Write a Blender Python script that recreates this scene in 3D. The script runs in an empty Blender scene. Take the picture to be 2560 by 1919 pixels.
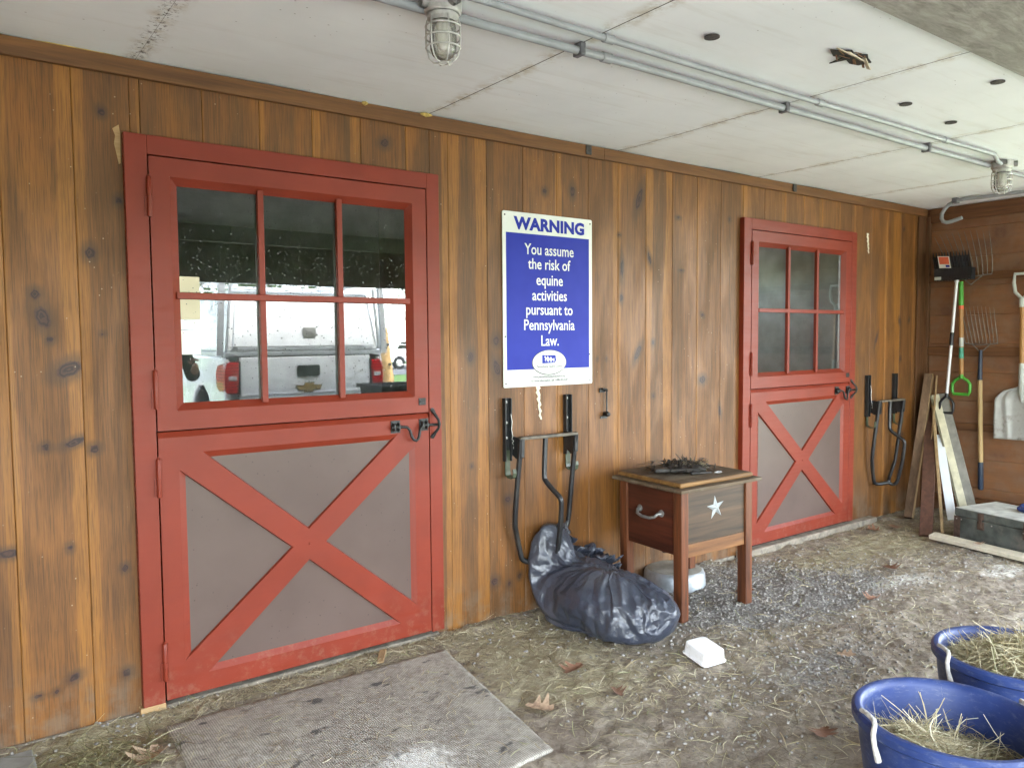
import bpy, bmesh, math, random
import numpy as np
from mathutils import Vector, Matrix, Euler
from mathutils.geometry import tessellate_polygon
rnd = random.Random(7)
nr = np.random.RandomState(11)
R = math.radians
SC = bpy.context.scene
COL = SC.collection

# ------------------------------------------------------------------ camera, sky, sun, exposure
cam_d = bpy.data.cameras.new('camera')
cam = bpy.data.objects.new('camera', cam_d); COL.objects.link(cam)
cam_d.sensor_fit = 'HORIZONTAL'; cam_d.sensor_width = 36.0
cam_d.lens = 1940.0 / 2560.0 * 36.0
cam_d.clip_start = 0.02; cam_d.clip_end = 1000
cr = Vector((0.80489596, -0.59335835, -0.00826825)); cu = Vector((0.04088368, 0.04154811, 0.99829969)); cf = Vector((0.59200593, 0.80386542, -0.05770058))
M = Matrix((cr, cu, -cf)).transposed().to_4x4(); M.translation = Vector((-0.5831, -3.2575, 1.4177))
cam.matrix_world = M
SC.camera = cam

SUN_AZ = R(22); SUN_EL = R(52)
W = bpy.data.worlds.new('World'); SC.world = W; W.use_nodes = True
wn = W.node_tree; bg = wn.nodes['Background']
sky = wn.nodes.new('ShaderNodeTexSky'); sky.sky_type = 'NISHITA'; sky.sun_disc = False
sky.sun_elevation = SUN_EL; sky.sun_rotation = SUN_AZ
sky.air_density = 1.0; sky.dust_density = 1.0
hs = wn.nodes.new('ShaderNodeHueSaturation'); hs.inputs['Saturation'].default_value = 0.45
wn.links.new(sky.outputs[0], hs.inputs['Color']); wn.links.new(hs.outputs[0], bg.inputs['Color'])
bg.inputs['Strength'].default_value = 0.15
sd = bpy.data.lights.new('sun', 'SUN'); sd.energy = 1.5; sd.angle = R(30); sd.color = (1, 0.96, 0.9)
sun = bpy.data.objects.new('sun', sd); COL.objects.link(sun)
sdir = Vector((math.sin(SUN_AZ) * math.cos(SUN_EL), math.cos(SUN_AZ) * math.cos(SUN_EL), math.sin(SUN_EL)))
sun.rotation_euler = (-sdir).to_track_quat('-Z', 'Y').to_euler()
sun.location = (2, -20, 20)
SC.view_settings.view_transform = 'Standard'; SC.view_settings.look = 'None'
SC.view_settings.gamma = 1; SC.view_settings.use_curve_mapping = False
SC.view_settings.exposure = 4.75
SC.render.engine = 'CYCLES'
SC.cycles.use_denoising = True
try: SC.cycles.denoiser = 'OPENIMAGEDENOISE'
except Exception: pass
SC.cycles.max_bounces = 8; SC.cycles.diffuse_bounces = 5; SC.cycles.glossy_bounces = 4; SC.cycles.transmission_bounces = 6; SC.cycles.transparent_max_bounces = 8
SC.cycles.caustics_reflective = False; SC.cycles.caustics_refractive = False

# ------------------------------------------------------------------ helpers
def lin(r, g, b):
    f = lambda c: (c / 255) / 12.92 if c <= 10 else (((c / 255) + 0.055) / 1.055) ** 2.4
    return (f(r), f(g), f(b))

class MB:
    """collects faces and links them as ONE mesh object"""
    def __init__(s): s.v = []; s.f = []; s.m = []
    def add(s, vs, fs, m=0):
        o = len(s.v); s.v += [tuple(v) for v in vs]
        s.f += [tuple(o + i for i in f) for f in fs]; s.m += [m] * len(fs); return s
    def box(s, x0, x1, y0, y1, z0, z1, m=0):
        return s.hexa([(x0,y0,z0),(x1,y0,z0),(x1,y1,z0),(x0,y1,z0),(x0,y0,z1),(x1,y0,z1),(x1,y1,z1),(x0,y1,z1)], m)
    def hexa(s, c, m=0):
        return s.add(c, [(0,3,2,1),(4,5,6,7),(0,1,5,4),(1,2,6,5),(2,3,7,6),(3,0,4,7)], m)
    def obox(s, c, size, rot=None, m=0):
        rot = rot or Matrix.Identity(3); c = Vector(c); a, b, d = (k / 2 for k in size)
        pts = [c + rot @ Vector(p) for p in ((-a,-b,-d),(a,-b,-d),(a,b,-d),(-a,b,-d),(-a,-b,d),(a,-b,d),(a,b,d),(-a,b,d))]
        return s.hexa(pts, m)
    def beam(s, p0, p1, w, t, side=(0,1,0), m=0):
        p0 = Vector(p0); p1 = Vector(p1); d = (p1 - p0); L = d.length; d.normalize()
        b = Vector(side); b = (b - d * b.dot(d)).normalized(); a = d.cross(b)
        rot = Matrix((b, a, d)).transposed()
        return s.obox((p0 + p1) / 2, (w, t, L), rot, m)
    def tube(s, pts, r, n=8, closed=False, m=0, caps=True):
        P = [Vector(p) for p in pts]; N = len(P); rs = r if isinstance(r, (list, tuple)) else [r] * N
        vs = []; T = []
        for i in range(N):
            a = P[i - 1] if (i > 0 or closed) else P[i]; b = P[(i + 1) % N] if (i < N - 1 or closed) else P[i]
            T.append((b - a).normalized())
        u = T[0].orthogonal().normalized()
        for i in range(N):
            u = (u - T[i] * u.dot(T[i]))
            u = u.normalized() if u.length > 1e-6 else T[i].orthogonal().normalized()
            w = T[i].cross(u)
            for k in range(n):
                an = 2 * math.pi * k / n
                vs.append(P[i] + (u * math.cos(an) + w * math.sin(an)) * rs[i])
        fs = []
        for i in range(N if closed else N - 1):
            j = (i + 1) % N
            for k in range(n):
                fs.append((i*n+k, i*n+(k+1)%n, j*n+(k+1)%n, j*n+k))
        if caps and not closed:
            fs.append(tuple(range(n))[::-1]); fs.append(tuple((N-1)*n + k for k in range(n)))
        return s.add(vs, fs, m)
    def lathe(s, prof, c=(0,0,0), n=48, m=0, axis='z', cap0=False, cap1=False):
        vs = []; fs = []
        for (r, z) in prof:
            for k in range(n):
                a = 2 * math.pi * k / n; p = (r * math.cos(a), r * math.sin(a), z)
                if axis == 'y': p = (p[0], p[2], p[1])
                if axis == 'x': p = (p[2], p[0], p[1])
                vs.append((p[0]+c[0], p[1]+c[1], p[2]+c[2]))
        for i in range(len(prof) - 1):
            for k in range(n): fs.append((i*n+k, i*n+(k+1)%n, (i+1)*n+(k+1)%n, (i+1)*n+k))
        if cap0: fs.append(tuple(range(n))[::-1])
        if cap1: fs.append(tuple((len(prof)-1)*n+k for k in range(n)))
        return s.add(vs, fs, m)
    def prism(s, poly, d0, d1, axis='y', m=0):
        n = len(poly)
        def P(a, b, d): return (a, d, b) if axis == 'y' else ((d, a, b) if axis == 'x' else (a, b, d))
        vs = [P(a, b, d0) for a, b in poly] + [P(a, b, d1) for a, b in poly]
        fs = [tuple(range(n)), tuple(range(n, 2*n))[::-1]] + [(i, i+n, (i+1)%n+n, (i+1)%n) for i in range(n)]
        return s.add(vs, fs, m)
    def build(s, name, mat, parent=None, smooth=False, bevel=0, seg=2, fix=True):
        me = bpy.data.meshes.new(name); me.from_pydata(s.v, [], s.f)
        mats = mat if isinstance(mat, (list, tuple)) else [mat]
        for mm in mats: me.materials.append(mm)
        if len(mats) > 1: me.polygons.foreach_set('material_index', s.m)
        if fix:
            bm = bmesh.new(); bm.from_mesh(me); bmesh.ops.recalc_face_normals(bm, faces=bm.faces); bm.to_mesh(me); bm.free()
        if smooth:
            me.polygons.foreach_set('use_smooth', [True] * len(me.polygons))
            try: me.set_sharp_from_angle(angle=R(40))
            except Exception: pass
        o = bpy.data.objects.new(name, me); COL.objects.link(o)
        if parent: o.parent = parent
        if bevel:
            b = o.modifiers.new('bevel', 'BEVEL'); b.width = bevel; b.segments = seg; b.limit_method = 'ANGLE'; b.angle_limit = R(35)
            if not smooth: b.harden_normals = False
        return o

def raw(name, V, F, mat, parent=None, smooth=False, attrs=None):
    me = bpy.data.meshes.new(name); V = np.asarray(V, np.float32); F = np.asarray(F, np.int32)
    me.vertices.add(len(V)); me.vertices.foreach_set('co', V.ravel())
    k = F.shape[1]; me.loops.add(F.size); me.loops.foreach_set('vertex_index', F.ravel())
    me.polygons.add(len(F)); me.polygons.foreach_set('loop_start', np.arange(0, F.size, k, dtype=np.int32))
    try: me.polygons.foreach_set('loop_total', np.full(len(F), k, np.int32))
    except Exception: pass
    for a, d in (attrs or {}).items():
        at = me.attributes.new(a, 'FLOAT', 'POINT'); at.data.foreach_set('value', np.asarray(d, np.float32).ravel())
    me.update(calc_edges=True); me.validate()
    if smooth: me.polygons.foreach_set('use_smooth', [True] * len(me.polygons))
    for mm in (mat if isinstance(mat, (list, tuple)) else [mat]): me.materials.append(mm)
    o = bpy.data.objects.new(name, me); COL.objects.link(o)
    if parent: o.parent = parent
    return o

def tag(o, label=None, cat=None, group=None, kind=None):
    if label: o['label'] = label
    if cat: o['category'] = cat
    if group: o['group'] = group
    if kind: o['kind'] = kind
    return o
def thing(name, label, cat, loc=(0,0,0), rz=0, group=None):
    o = bpy.data.objects.new(name, None); COL.objects.link(o); o.empty_display_size = 0.1
    o.location = loc; o.rotation_euler = (0, 0, rz); return tag(o, label, cat, group)
def copy_tree(o, parent=None):
    c = o.copy(); COL.objects.link(c)
    if parent: c.parent = parent
    for ch in [x for x in list(COL.objects) if x.parent == o]: copy_tree(ch, c)
    return c

def _h(ix, iy, iz, seed):
    n = (ix * 374761393 + iy * 668265263 + iz * 1440662683 + seed * 974634777) & 0xffffffff
    n = ((n ^ (n >> 13)) * 1274126177) & 0xffffffff
    return ((n ^ (n >> 16)) & 0xffffff) / float(0xffffff)
def vnoise(P, seed=0):
    P = np.asarray(P, float); i = np.floor(P).astype(np.int64); f = P - i; f = f * f * (3 - 2 * f)
    r = 0
    for dx in (0, 1):
        for dy in (0, 1):
            for dz in (0, 1):
                w = (f[:,0] if dx else 1-f[:,0]) * (f[:,1] if dy else 1-f[:,1]) * (f[:,2] if dz else 1-f[:,2])
                r = r + w * _h(i[:,0]+dx, i[:,1]+dy, i[:,2]+dz, seed)
    return r * 2 - 1
def fbm(P, oct=4, seed=0):
    P = np.asarray(P, float); a = 1; t = 0; s = 0
    for k in range(oct): s = s + a * vnoise(P * 2**k, seed + k); t += a; a *= .5
    return s / t
def sstep(a, b, x): t = np.clip((x - a) / (b - a), 0, 1); return t * t * (3 - 2 * t)

# ------------------------------------------------------------------ materials
class NT:
    def __init__(s, name):
        s.mat = bpy.data.materials.new(name); s.mat.use_nodes = True; s.t = s.mat.node_tree
        s.b = s.t.nodes['Principled BSDF']; s.out = s.t.nodes['Material Output']
    def n(s, typ, **kw):
        nd = s.t.nodes.new(typ)
        for k, v in kw.items():
            if k in nd.inputs.keys(): s.set(nd.inputs[k], v)
            else: setattr(nd, k, v)
        return nd
    def set(s, inp, v):
        if isinstance(v, bpy.types.NodeSocket): s.t.links.new(v, inp)
        elif isinstance(v, (tuple, list)) and inp.type == 'RGBA': inp.default_value = (*v[:3], 1)
        else: inp.default_value = v
    def coord(s, k='Object'): return s.n('ShaderNodeTexCoord').outputs[k]
    def mapp(s, vec, scale=(1,1,1), loc=(0,0,0), rot=(0,0,0)):
        nd = s.n('ShaderNodeMapping'); s.set(nd.inputs['Vector'], vec); nd.inputs['Scale'].default_value = scale
        nd.inputs['Location'].default_value = loc; nd.inputs['Rotation'].default_value = rot; return nd.outputs[0]
    def noise(s, vec, scale=5, detail=4, rough=.55, dist=0):
        nd = s.n('ShaderNodeTexNoise'); s.set(nd.inputs['Vector'], vec); nd.inputs['Scale'].default_value = scale
        nd.inputs['Detail'].default_value = detail; nd.inputs['Roughness'].default_value = rough; nd.inputs['Distortion'].default_value = dist
        return nd.outputs['Fac']
    def attr(s, name): nd = s.n('ShaderNodeAttribute'); nd.attribute_name = name; return nd.outputs['Fac']
    def rng(s, x, a, b, c=0, d=1, smooth=True):
        nd = s.n('ShaderNodeMapRange'); nd.interpolation_type = 'SMOOTHSTEP' if smooth else 'LINEAR'
        s.set(nd.inputs[0], x)
        for i, v in zip((1, 2, 3, 4), (a, b, c, d)): s.set(nd.inputs[i], v)
        return nd.outputs[0]
    def math(s, op, a, b=0, c=0):
        nd = s.n('ShaderNodeMath'); nd.operation = op
        s.set(nd.inputs[0], a); s.set(nd.inputs[1], b); s.set(nd.inputs[2], c); return nd.outputs[0]
    def mix(s, f, a, b, mode='MIX'):
        nd = s.n('ShaderNodeMix'); nd.data_type = 'RGBA'; nd.blend_type = mode
        s.set(nd.inputs[0], f); s.set(nd.inputs[6], a); s.set(nd.inputs[7], b); return nd.outputs[2]
    def island(s): return s.n('ShaderNodeNewGeometry').outputs['Random Per Island']
    def ramp(s, f, stops):
        nd = s.n('ShaderNodeValToRGB'); s.set(nd.inputs[0], f); e = nd.color_ramp.elements
        while len(e) < len(stops): e.new(.5)
        for el, (p, c) in zip(e, stops): el.position = p; el.color = (*c[:3], 1)
        return nd.outputs[0]
    def bump(s, h, strength=.3, dist=.01):
        nd = s.n('ShaderNodeBump'); nd.inputs['Strength'].default_value = strength; nd.inputs['Distance'].default_value = dist
        s.set(nd.inputs['Height'], h); s.t.links.new(nd.outputs[0], s.b.inputs['Normal'])
    def P(s, **kw):
        al = dict(color='Base Color', rough='Roughness', metal='Metallic', spec='Specular IOR Level', coat='Coat Weight', trans='Transmission Weight', ior='IOR', alpha='Alpha')
        for k, v in kw.items(): s.set(s.b.inputs[al.get(k, k)], v)
        return s.mat

def simple(name, col, rough=.5, metal=0, var=.18, scale=14, bump=.08, bscale=90, spec=.5, dirt=None, dirt_amt=.5, dscale=6, coat=0):
    t = NT(name); c = t.coord()
    n = t.noise(c, scale, 5)
    a = tuple(x * (1 - var) for x in col); b = tuple(min(1, x * (1 + var)) for x in col)
    colr = t.mix(t.rng(n, .3, .7), a, b)
    if dirt:
        d = t.rng(t.noise(c, dscale, 6, .65), .5, .72)
        colr = t.mix(t.math('MULTIPLY', d, dirt_amt), colr, dirt)
    rv = t.rng(t.noise(c, scale * 1.7, 3), .3, .7, max(.03, rough - .08), min(1, rough + .08))
    if bump: t.bump(t.noise(c, bscale, 4), bump, .004)
    return t.P(color=colr, rough=rv, metal=metal, spec=spec, coat=coat)

def wood_simple(name, light, dark, axis='z', rough=.6, gscale=1.0, dirt=None, dirt_amt=.4):
    t = NT(name); c = t.coord()
    sc = {'x': (1.2, 22, 22), 'y': (22, 1.2, 22), 'z': (22, 22, 1.2)}[axis]
    sc = tuple(k * gscale for k in sc)
    m = t.mapp(c, sc)
    g = t.noise(m, 1.6, 6, .6, .6); f = t.noise(m, 7, 3, .7)
    v = t.math('ADD', t.math('MULTIPLY', g, .75), t.math('MULTIPLY', f, .25))
    col = t.ramp(v, [(.32, dark), (.5, tuple((a+b)/2 for a, b in zip(light, dark))), (.66, light)])
    if dirt: col = t.mix(t.math('MULTIPLY', t.rng(t.noise(c, 9, 5, .6), .46, .66), dirt_amt), col, dirt)
    t.bump(v, .25, .004)
    return t.P(color=col, rough=rough, spec=.35)

def plank_mat(name, red=0.0, gain=1.0):
    """stained pine boards: fields sap / kd / dark / bid live on the mesh as attributes"""
    t = NT(name); c = t.coord()
    m = t.mapp(c, (1, 1, 1))
    sap = t.attr('sap'); kd = t.attr('kd'); dk = t.attr('dark'); bid = t.attr('bid'); u = t.attr('gu'); v = t.attr('gv')
    uv = t.n('ShaderNodeCombineXYZ'); t.set(uv.inputs[0], u); t.set(uv.inputs[1], v); t.set(uv.inputs[2], t.math('MULTIPLY', bid, 7.3))
    uv = uv.outputs[0]
    grain = t.noise(t.mapp(uv, (42, .9, 1)), 1.6, 8, .70, .35)
    fine = t.noise(t.mapp(uv, (160, 3.0, 1)), 2.0, 3, .6)
    blot = t.noise(t.mapp(uv, (7, 1.7, 1)), 1.0, 5, .6, .4)
    wob = t.noise(t.mapp(uv, (60, 9, 1)), 1.0, 3)
    sapf = t.rng(t.math('ADD', sap, t.math('MULTIPLY', t.math('SUBTRACT', wob, .5), .010)), -.003, .004)
    g = lambda *k: tuple(x * gain for x in k)
    base = t.ramp(grain, [(.24, g(.098, .038, .0105)), (.5, g(.185, .074, .0168)), (.76, g(.255, .106, .024))])
    base = t.mix(t.rng(bid, 0, 1, 0, .50, False), base, g(.105, .046, .0145))
    base = t.mix(t.math('MULTIPLY', t.rng(blot, .42, .70), .54), base, g(.078, .035, .0125))
    base = t.mix(t.math('MULTIPLY', t.rng(blot, .52, .30), .55), base, g(.275, .105, .020))
    base = t.mix(t.math('MULTIPLY', dk, t.rng(grain, .25, .75, .62, .4)), base, g(.046, .031, .0135))
    sapc = t.ramp(t.math('ADD', t.math('MULTIPLY', grain, .6), t.math('MULTIPLY', fine, .4)), [(.35, g(.225, .088, .017)), (.65, g(.345, .150, .029))])
    col = t.mix(t.math('MULTIPLY', sapf, t.rng(blot, .35, .70, .92, .45)), base, sapc)
    col = t.mix(t.math('MULTIPLY', t.rng(fine, .48, .62), .50), col, g(.045, .022, .008))
    kw = t.math('ADD', kd, t.math('MULTIPLY', t.math('SUBTRACT', t.noise(t.mapp(uv, (50, 30, 1)), 1.0, 3), .5), .7))
    col = t.mix(t.rng(kw, 2.6, 1.0, 0, .62), col, g(.055, .030, .016))
    ring = t.math('SINE', t.math('MULTIPLY', kw, 16))
    kc = t.mix(t.rng(ring, -1, 1), g(.030, .015, .012), g(.062, .028, .020))
    col = t.mix(t.rng(kw, 1.05, .85), col, kc)
    # pale scuffs, dust spots
    sp = t.n('ShaderNodeTexVoronoi'); t.set(sp.inputs['Vector'], uv); sp.inputs['Scale'].default_value = 26
    spot = t.math('MULTIPLY', t.rng(sp.outputs['Distance'], .085, .05), t.rng(t.noise(uv, 3.0, 3), .52, .6))
    col = t.mix(t.math('MULTIPLY', spot, .55), col, (.45, .36, .25))
    sc2 = t.rng(t.noise(t.mapp(uv, (26, 20, 1), rot=(0, 0, .7)), 2.0, 5, .7), .66, .74)
    col = t.mix(t.math('MULTIPLY', sc2, .30), col, (.32, .24, .15))
    low = t.rng(v, .30, -.05, 0, .55)          # splash dirt along the foot of the boards
    col = t.mix(t.math('MULTIPLY', low, t.rng(t.noise(uv, 9, 5, .65), .4, .65)), col, (.17, .135, .095))
    if red: col = t.mix(red, col, (.25, .122, .066))
    t.bump(t.math('ADD', t.math('MULTIPLY', grain, .6), t.math('MULTIPLY', fine, .5)), .22, .003)
    return t.P(color=col, rough=t.rng(blot, .3, .7, .42, .62), spec=.4)

MAT = {}
def mats():
    m = MAT
    m['plank'] = plank_mat('stained pine')
    m['plank_dark'] = plank_mat('stained pine side', .50, 1.15)
    m['trim'] = wood_simple('stained trim', (.19, .085, .027), (.085, .037, .0135), 'x')
    m['trim_v'] = wood_simple('stained post', (.15, .068, .026), (.06, .028, .012), 'z')
    m['rail'] = wood_simple('stained rail', (.17, .075, .028), (.085, .036, .015), 'y')
    t = NT('red door paint'); c = t.coord()
    n = t.noise(c, 3.5, 4); streak = t.noise(t.mapp(c, (3, 3, 40)), 1.5, 4)
    col = t.mix(t.rng(n, .3, .7), (.178, .0245, .0105), (.212, .029, .0125))
    col = t.mix(t.math('MULTIPLY', t.rng(t.noise(c, 60, 4, .7), .62, .74), .45), col, (.13, .018, .014))
    zz_ = t.n('ShaderNodeSeparateXYZ'); t.set(zz_.inputs[0], c)
    foot = t.math('MULTIPLY', t.rng(zz_.outputs[2], .30, .0), t.rng(t.noise(c, 17, 7, .75), .48, .68))
    col = t.mix(t.math('MULTIPLY', foot, .20), col, (.30, .235, .165))
    scuf = t.rng(t.noise(t.mapp(c, (2.5, 2.5, 30), rot=(0, .5, 0)), 2.0, 6, .75), .68, .73)
    col = t.mix(t.math('MULTIPLY', scuf, .12), col, (.42, .20, .16))
    t.bump(t.noise(c, 420, 2), .05, .001)
    m['red'] = t.P(color=col, rough=t.rng(streak, .3, .7, .38, .52), spec=.36)
    t = NT('brown door panel'); c = t.coord(); n = t.noise(c, 2.2, 4)
    col = t.mix(t.rng(n, .3, .7), (.088, .057, .047), (.112, .075, .062))
    sp = t.n('ShaderNodeTexVoronoi'); t.set(sp.inputs['Vector'], c); sp.inputs['Scale'].default_value = 34
    col = t.mix(t.math('MULTIPLY', t.rng(sp.outputs['Distance'], .11, .07), t.rng(t.noise(c, 3, 2), .5, .56)), col, (.05, .032, .026))
    t.bump(t.noise(c, 520, 2), .12, .001)
    m['panel'] = t.P(color=col, rough=.42, spec=.5)
    m['black_iron'] = simple('black iron', (.012, .012, .012), .45, .0, .3, 30, .25, 160)
    m['black_steel'] = simple('black painted steel', (.014, .0145, .016), .38, 0, .3, 22, .1, 120, dirt=(.08, .066, .05), dirt_amt=.25, dscale=9)
    m['dusty_steel'] = simple('dusty steel', (.11, .092, .070), .6, 0, .3, 25, .15, 120, dirt=(.028, .026, .024), dirt_amt=.7, dscale=14)
    m['olive_steel'] = simple('olive steel', (.055, .068, .040), .45, 0, .25, 30, .1)
    m['bolt'] = simple('zinc bolt', (.75, .74, .70), .35, .7, .1, 60, 0)
    m['sign_white'] = simple('sign white', (.66, .68, .645), .5, 0, .05, 6, .02, dirt=(.45, .43, .36), dirt_amt=.18, dscale=14)
    t = NT('sign blue'); c = t.coord(); 
    col = t.mix(t.rng(t.noise(c, 4, 3), .3, .7), (.012, .022, .29), (.017, .030, .33))
    m['sign_blue'] = t.P(color=col, rough=.5, spec=.2)
    m['ink_grey'] = simple('ink grey', (.07, .07, .085), .5, 0, .1, 8, 0)
    # ceiling board
    t = NT('ceiling white'); c = t.coord()
    col = t.mix(t.rng(t.noise(c, 1.6, 5, .6), .3, .7), (.78, .825, .825), (.85, .895, .895))
    stv = t.rng(t.noise(t.mapp(c, (1.0, 9, 1)), 2.2, 5, .6, .4), .5, .75)
    col = t.mix(t.math('MULTIPLY', stv, .22), col, (.56, .55, .49))
    seam = t.attr('seam')
    sm = t.math('MULTIPLY', t.rng(seam, .075, 0), t.rng(t.noise(c, 13, 5, .7), .42, .66))
    col = t.mix(t.math('MULTIPLY', sm, .6), col, (.42, .35, .20))
    mold = t.math('MULTIPLY', t.rng(seam, .05, .0), t.rng(t.noise(c, 60, 5, .75), .53, .61))
    mold = t.math('MULTIPLY', mold, t.attr('mold'))
    col = t.mix(mold, col, (.05, .045, .035))
    sp = t.n('ShaderNodeTexVoronoi'); t.set(sp.inputs['Vector'], t.mapp(c, (1, 1.6, 1))); sp.inputs['Scale'].default_value = 17
    spot = t.math('MULTIPLY', t.rng(sp.outputs['Distance'], .07, .045), t.rng(t.noise(c, 2.1, 3), .50, .58))
    col = t.mix(t.math('MULTIPLY', spot, .7), col, (.13, .115, .09))
    t.bump(t.noise(c, 55, 4), .06, .004)
    m['ceiling'] = t.P(color=col, rough=.75, spec=.3)
    t = NT('soffit grey'); c = t.coord()
    g = t.noise(t.mapp(c, (4, 16, 4), rot=(0, 0, .12)), 2.0, 7, .72, .5)
    col = t.ramp(g, [(.3, (.17, .165, .14)), (.5, (.31, .30, .26)), (.7, (.43, .425, .38))])
    col = t.mix(t.math('MULTIPLY', t.rng(t.noise(c, 2.3, 5), .48, .62), .45), col, (.22, .215, .185))
    t.bump(g, .4, .01); m['soffit'] = t.P(color=col, rough=.85)
    m['pvc'] = simple('grey pvc', (.27, .29, .295), .45, 0, .10, 9, .03, dirt=(.22, .215, .19), dirt_amt=.5, dscale=5)
    m['pvc_dark'] = simple('dark grey clip', (.12, .125, .13), .45, 0, .2, 20, .05)
    m['alu_cast'] = simple('cast aluminium', (.50, .50, .47), .45, .3, .2, 26, .15, dirt=(.26, .235, .18), dirt_amt=.55, dscale=16)
    t = NT('jar glass'); g = t.n('ShaderNodeBsdfGlossy', Roughness=.08); tr = t.n('ShaderNodeBsdfTransparent', Color=(.90, .90, .86))
    dif = t.n('ShaderNodeBsdfDiffuse', Color=(.62, .61, .55)); m1 = t.n('ShaderNodeMixShader'); m2 = t.n('ShaderNodeMixShader')
    m1.inputs[0].default_value = .30; t.t.links.new(tr.outputs[0], m1.inputs[1]); t.t.links.new(dif.outputs[0], m1.inputs[2])
    fr = t.n('ShaderNodeFresnel', IOR=1.5); t.t.links.new(fr.outputs[0], m2.inputs[0]); t.t.links.new(m1.outputs[0], m2.inputs[1]); t.t.links.new(g.outputs[0], m2.inputs[2])
    t.t.links.new(m2.outputs[0], t.out.inputs[0]); m['jar'] = t.mat
    m['bulb'] = simple('bulb white', (.82, .81, .76), .3, 0, .04, 8, 0)
    t = NT('water drop'); m['drop'] = t.P(color=(.16, .17, .17), rough=.12, spec=.9, ior=1.33)
    m['paper'] = simple('notice paper', (.80, .80, .74), .7, 0, .03, 5, 0)
    m['paper_buff'] = simple('buff paper', (.58, .53, .38), .7, 0, .05, 5, 0)
    m['stall'] = simple('stall wall', (.33, .35, .33), .8, 0, .3, 3, .1)
    m['stall_dark'] = simple('stall backing', (.03, .028, .025), .9, 0, .3, 3, 0)
    # ground
    t = NT('barn ground'); c = t.coord()
    gv = t.attr('gravel'); pale_v = t.attr('pale_patch'); hy = t.attr('hay')
    n1 = t.noise(c, 3.2, 6, .65); n2 = t.noise(c, 28, 6, .7); n3 = t.noise(c, 130, 4, .7)
    mud = t.ramp(n2, [(.28, (.135, .108, .080)), (.47, (.31, .26, .195)), (.62, (.41, .35, .27)), (.78, (.60, .53, .42))])
    mud = t.mix(t.math('MULTIPLY', t.rng(n1, .42, .62), .6), mud, (.20, .155, .115))
    mud = t.mix(t.math('MULTIPLY', t.rng(n3, .56, .7), .45), mud, (.44, .39, .30))
    vo = t.n('ShaderNodeTexVoronoi'); t.set(vo.inputs['Vector'], c); vo.inputs['Scale'].default_value = 62
    sepv = t.n('ShaderNodeSeparateColor'); t.set(sepv.inputs[0], vo.outputs['Color'])
    grv = t.ramp(sepv.outputs[0], [(0, (.19, .178, .16)), (.5, (.285, .268, .24)), (1, (.39, .37, .33))])
    grv = t.mix(t.rng(vo.outputs['Distance'], .3, .62), grv, (.17, .155, .135))
    col = t.mix(t.rng(t.math('ADD', gv, t.math('MULTIPLY', t.math('SUBTRACT', n2, .5), .9)), .35, .65), mud, grv)
    strw = t.noise(t.mapp(c, (30, 90, 20), rot=(0, 0, .5)), 1.4, 5, .7, 1.2)
    hc = t.ramp(strw, [(.3, (.27, .23, .145)), (.7, (.52, .46, .30))])
    col = t.mix(t.rng(t.math('ADD', hy, t.math('MULTIPLY', t.math('SUBTRACT', n2, .5), 1.3)), .42, .72), col, hc)
    palef = t.rng(t.math('ADD', pale_v, t.math('MULTIPLY', t.math('SUBTRACT', t.noise(c, 30, 7, .78), .5), 2.4)), .45, 1.15)
    col = t.mix(t.math('MULTIPLY', palef, .88), col, (.80, .785, .70))  # whitish patches mixed over the ground colour
    t.bump(t.math('ADD', t.math('MULTIPLY', n2, .7), t.math('MULTIPLY', n3, .4)), .9, .02)
    m['ground'] = t.P(color=col, rough=t.rng(n1, .35, .65, .72, .95), spec=.3)
    t = NT('stone bits'); r = t.island()
    m['stone'] = t.P(color=t.ramp(r, [(0, (.185, .170, .147)), (.5, (.29, .268, .235)), (.9, (.36, .335, .295)), (1, (.41, .385, .34))]), rough=.8)
    t = NT('hay strands'); r = t.island()
    m['hay'] = t.P(color=t.ramp(r, [(0, (.20, .155, .08)), (.3, (.37, .305, .165)), (.65, (.53, .455, .265)), (.88, (.68, .62, .43)), (1, (.36, .38, .16))]), rough=.75, spec=.3)
    t = NT('ground straw'); r = t.island()
    m['straw'] = t.P(color=t.ramp(r, [(0, (.17, .13, .085)), (.4, (.36, .295, .19)), (.75, (.50, .435, .28)), (.93, (.66, .61, .44)), (1, (.28, .31, .12))]), rough=.85, spec=.2)
    t = NT('fresh grass hay'); r = t.island()
    m['greenhay'] = t.P(color=t.ramp(r, [(0, (.10, .10, .045)), (.45, (.22, .21, .095)), (.8, (.36, .34, .17)), (1, (.50, .46, .29))]), rough=.7)
    m['hay_base'] = simple('hay mound', (.32, .26, .14), .9, 0, .45, 45, .8, 160)
    # rubber mat
    t = NT('rubber mat'); c = t.coord()
    n1 = t.noise(c, 5, 6, .7); n2 = t.noise(c, 40, 5, .7); pale_v = t.attr('pale_patch')
    col = t.mix(t.rng(n2, .3, .7), (.30, .27, .22), (.50, .465, .395))
    col = t.mix(t.math('MULTIPLY', t.rng(n1, .46, .64), .6), col, (.52, .485, .40))
    sc = t.rng(t.noise(t.mapp(c, (5, 9, 1)), 1.3, 4, .6), .60, .68)
    col = t.mix(t.math('MULTIPLY', sc, .8), col, (.055, .054, .055))
    w = t.n('ShaderNodeTexWave'); w.wave_type = 'BANDS'; w.bands_direction = 'X'; t.set(w.inputs['Vector'], c); w.inputs['Scale'].default_value = 38; w.inputs['Distortion'].default_value = 1.2; w.inputs['Detail'].default_value = 2
    col = t.mix(t.math('MULTIPLY', t.rng(w.outputs['Fac'], .35, .1), .45), col, (.05, .047, .042))
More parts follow.
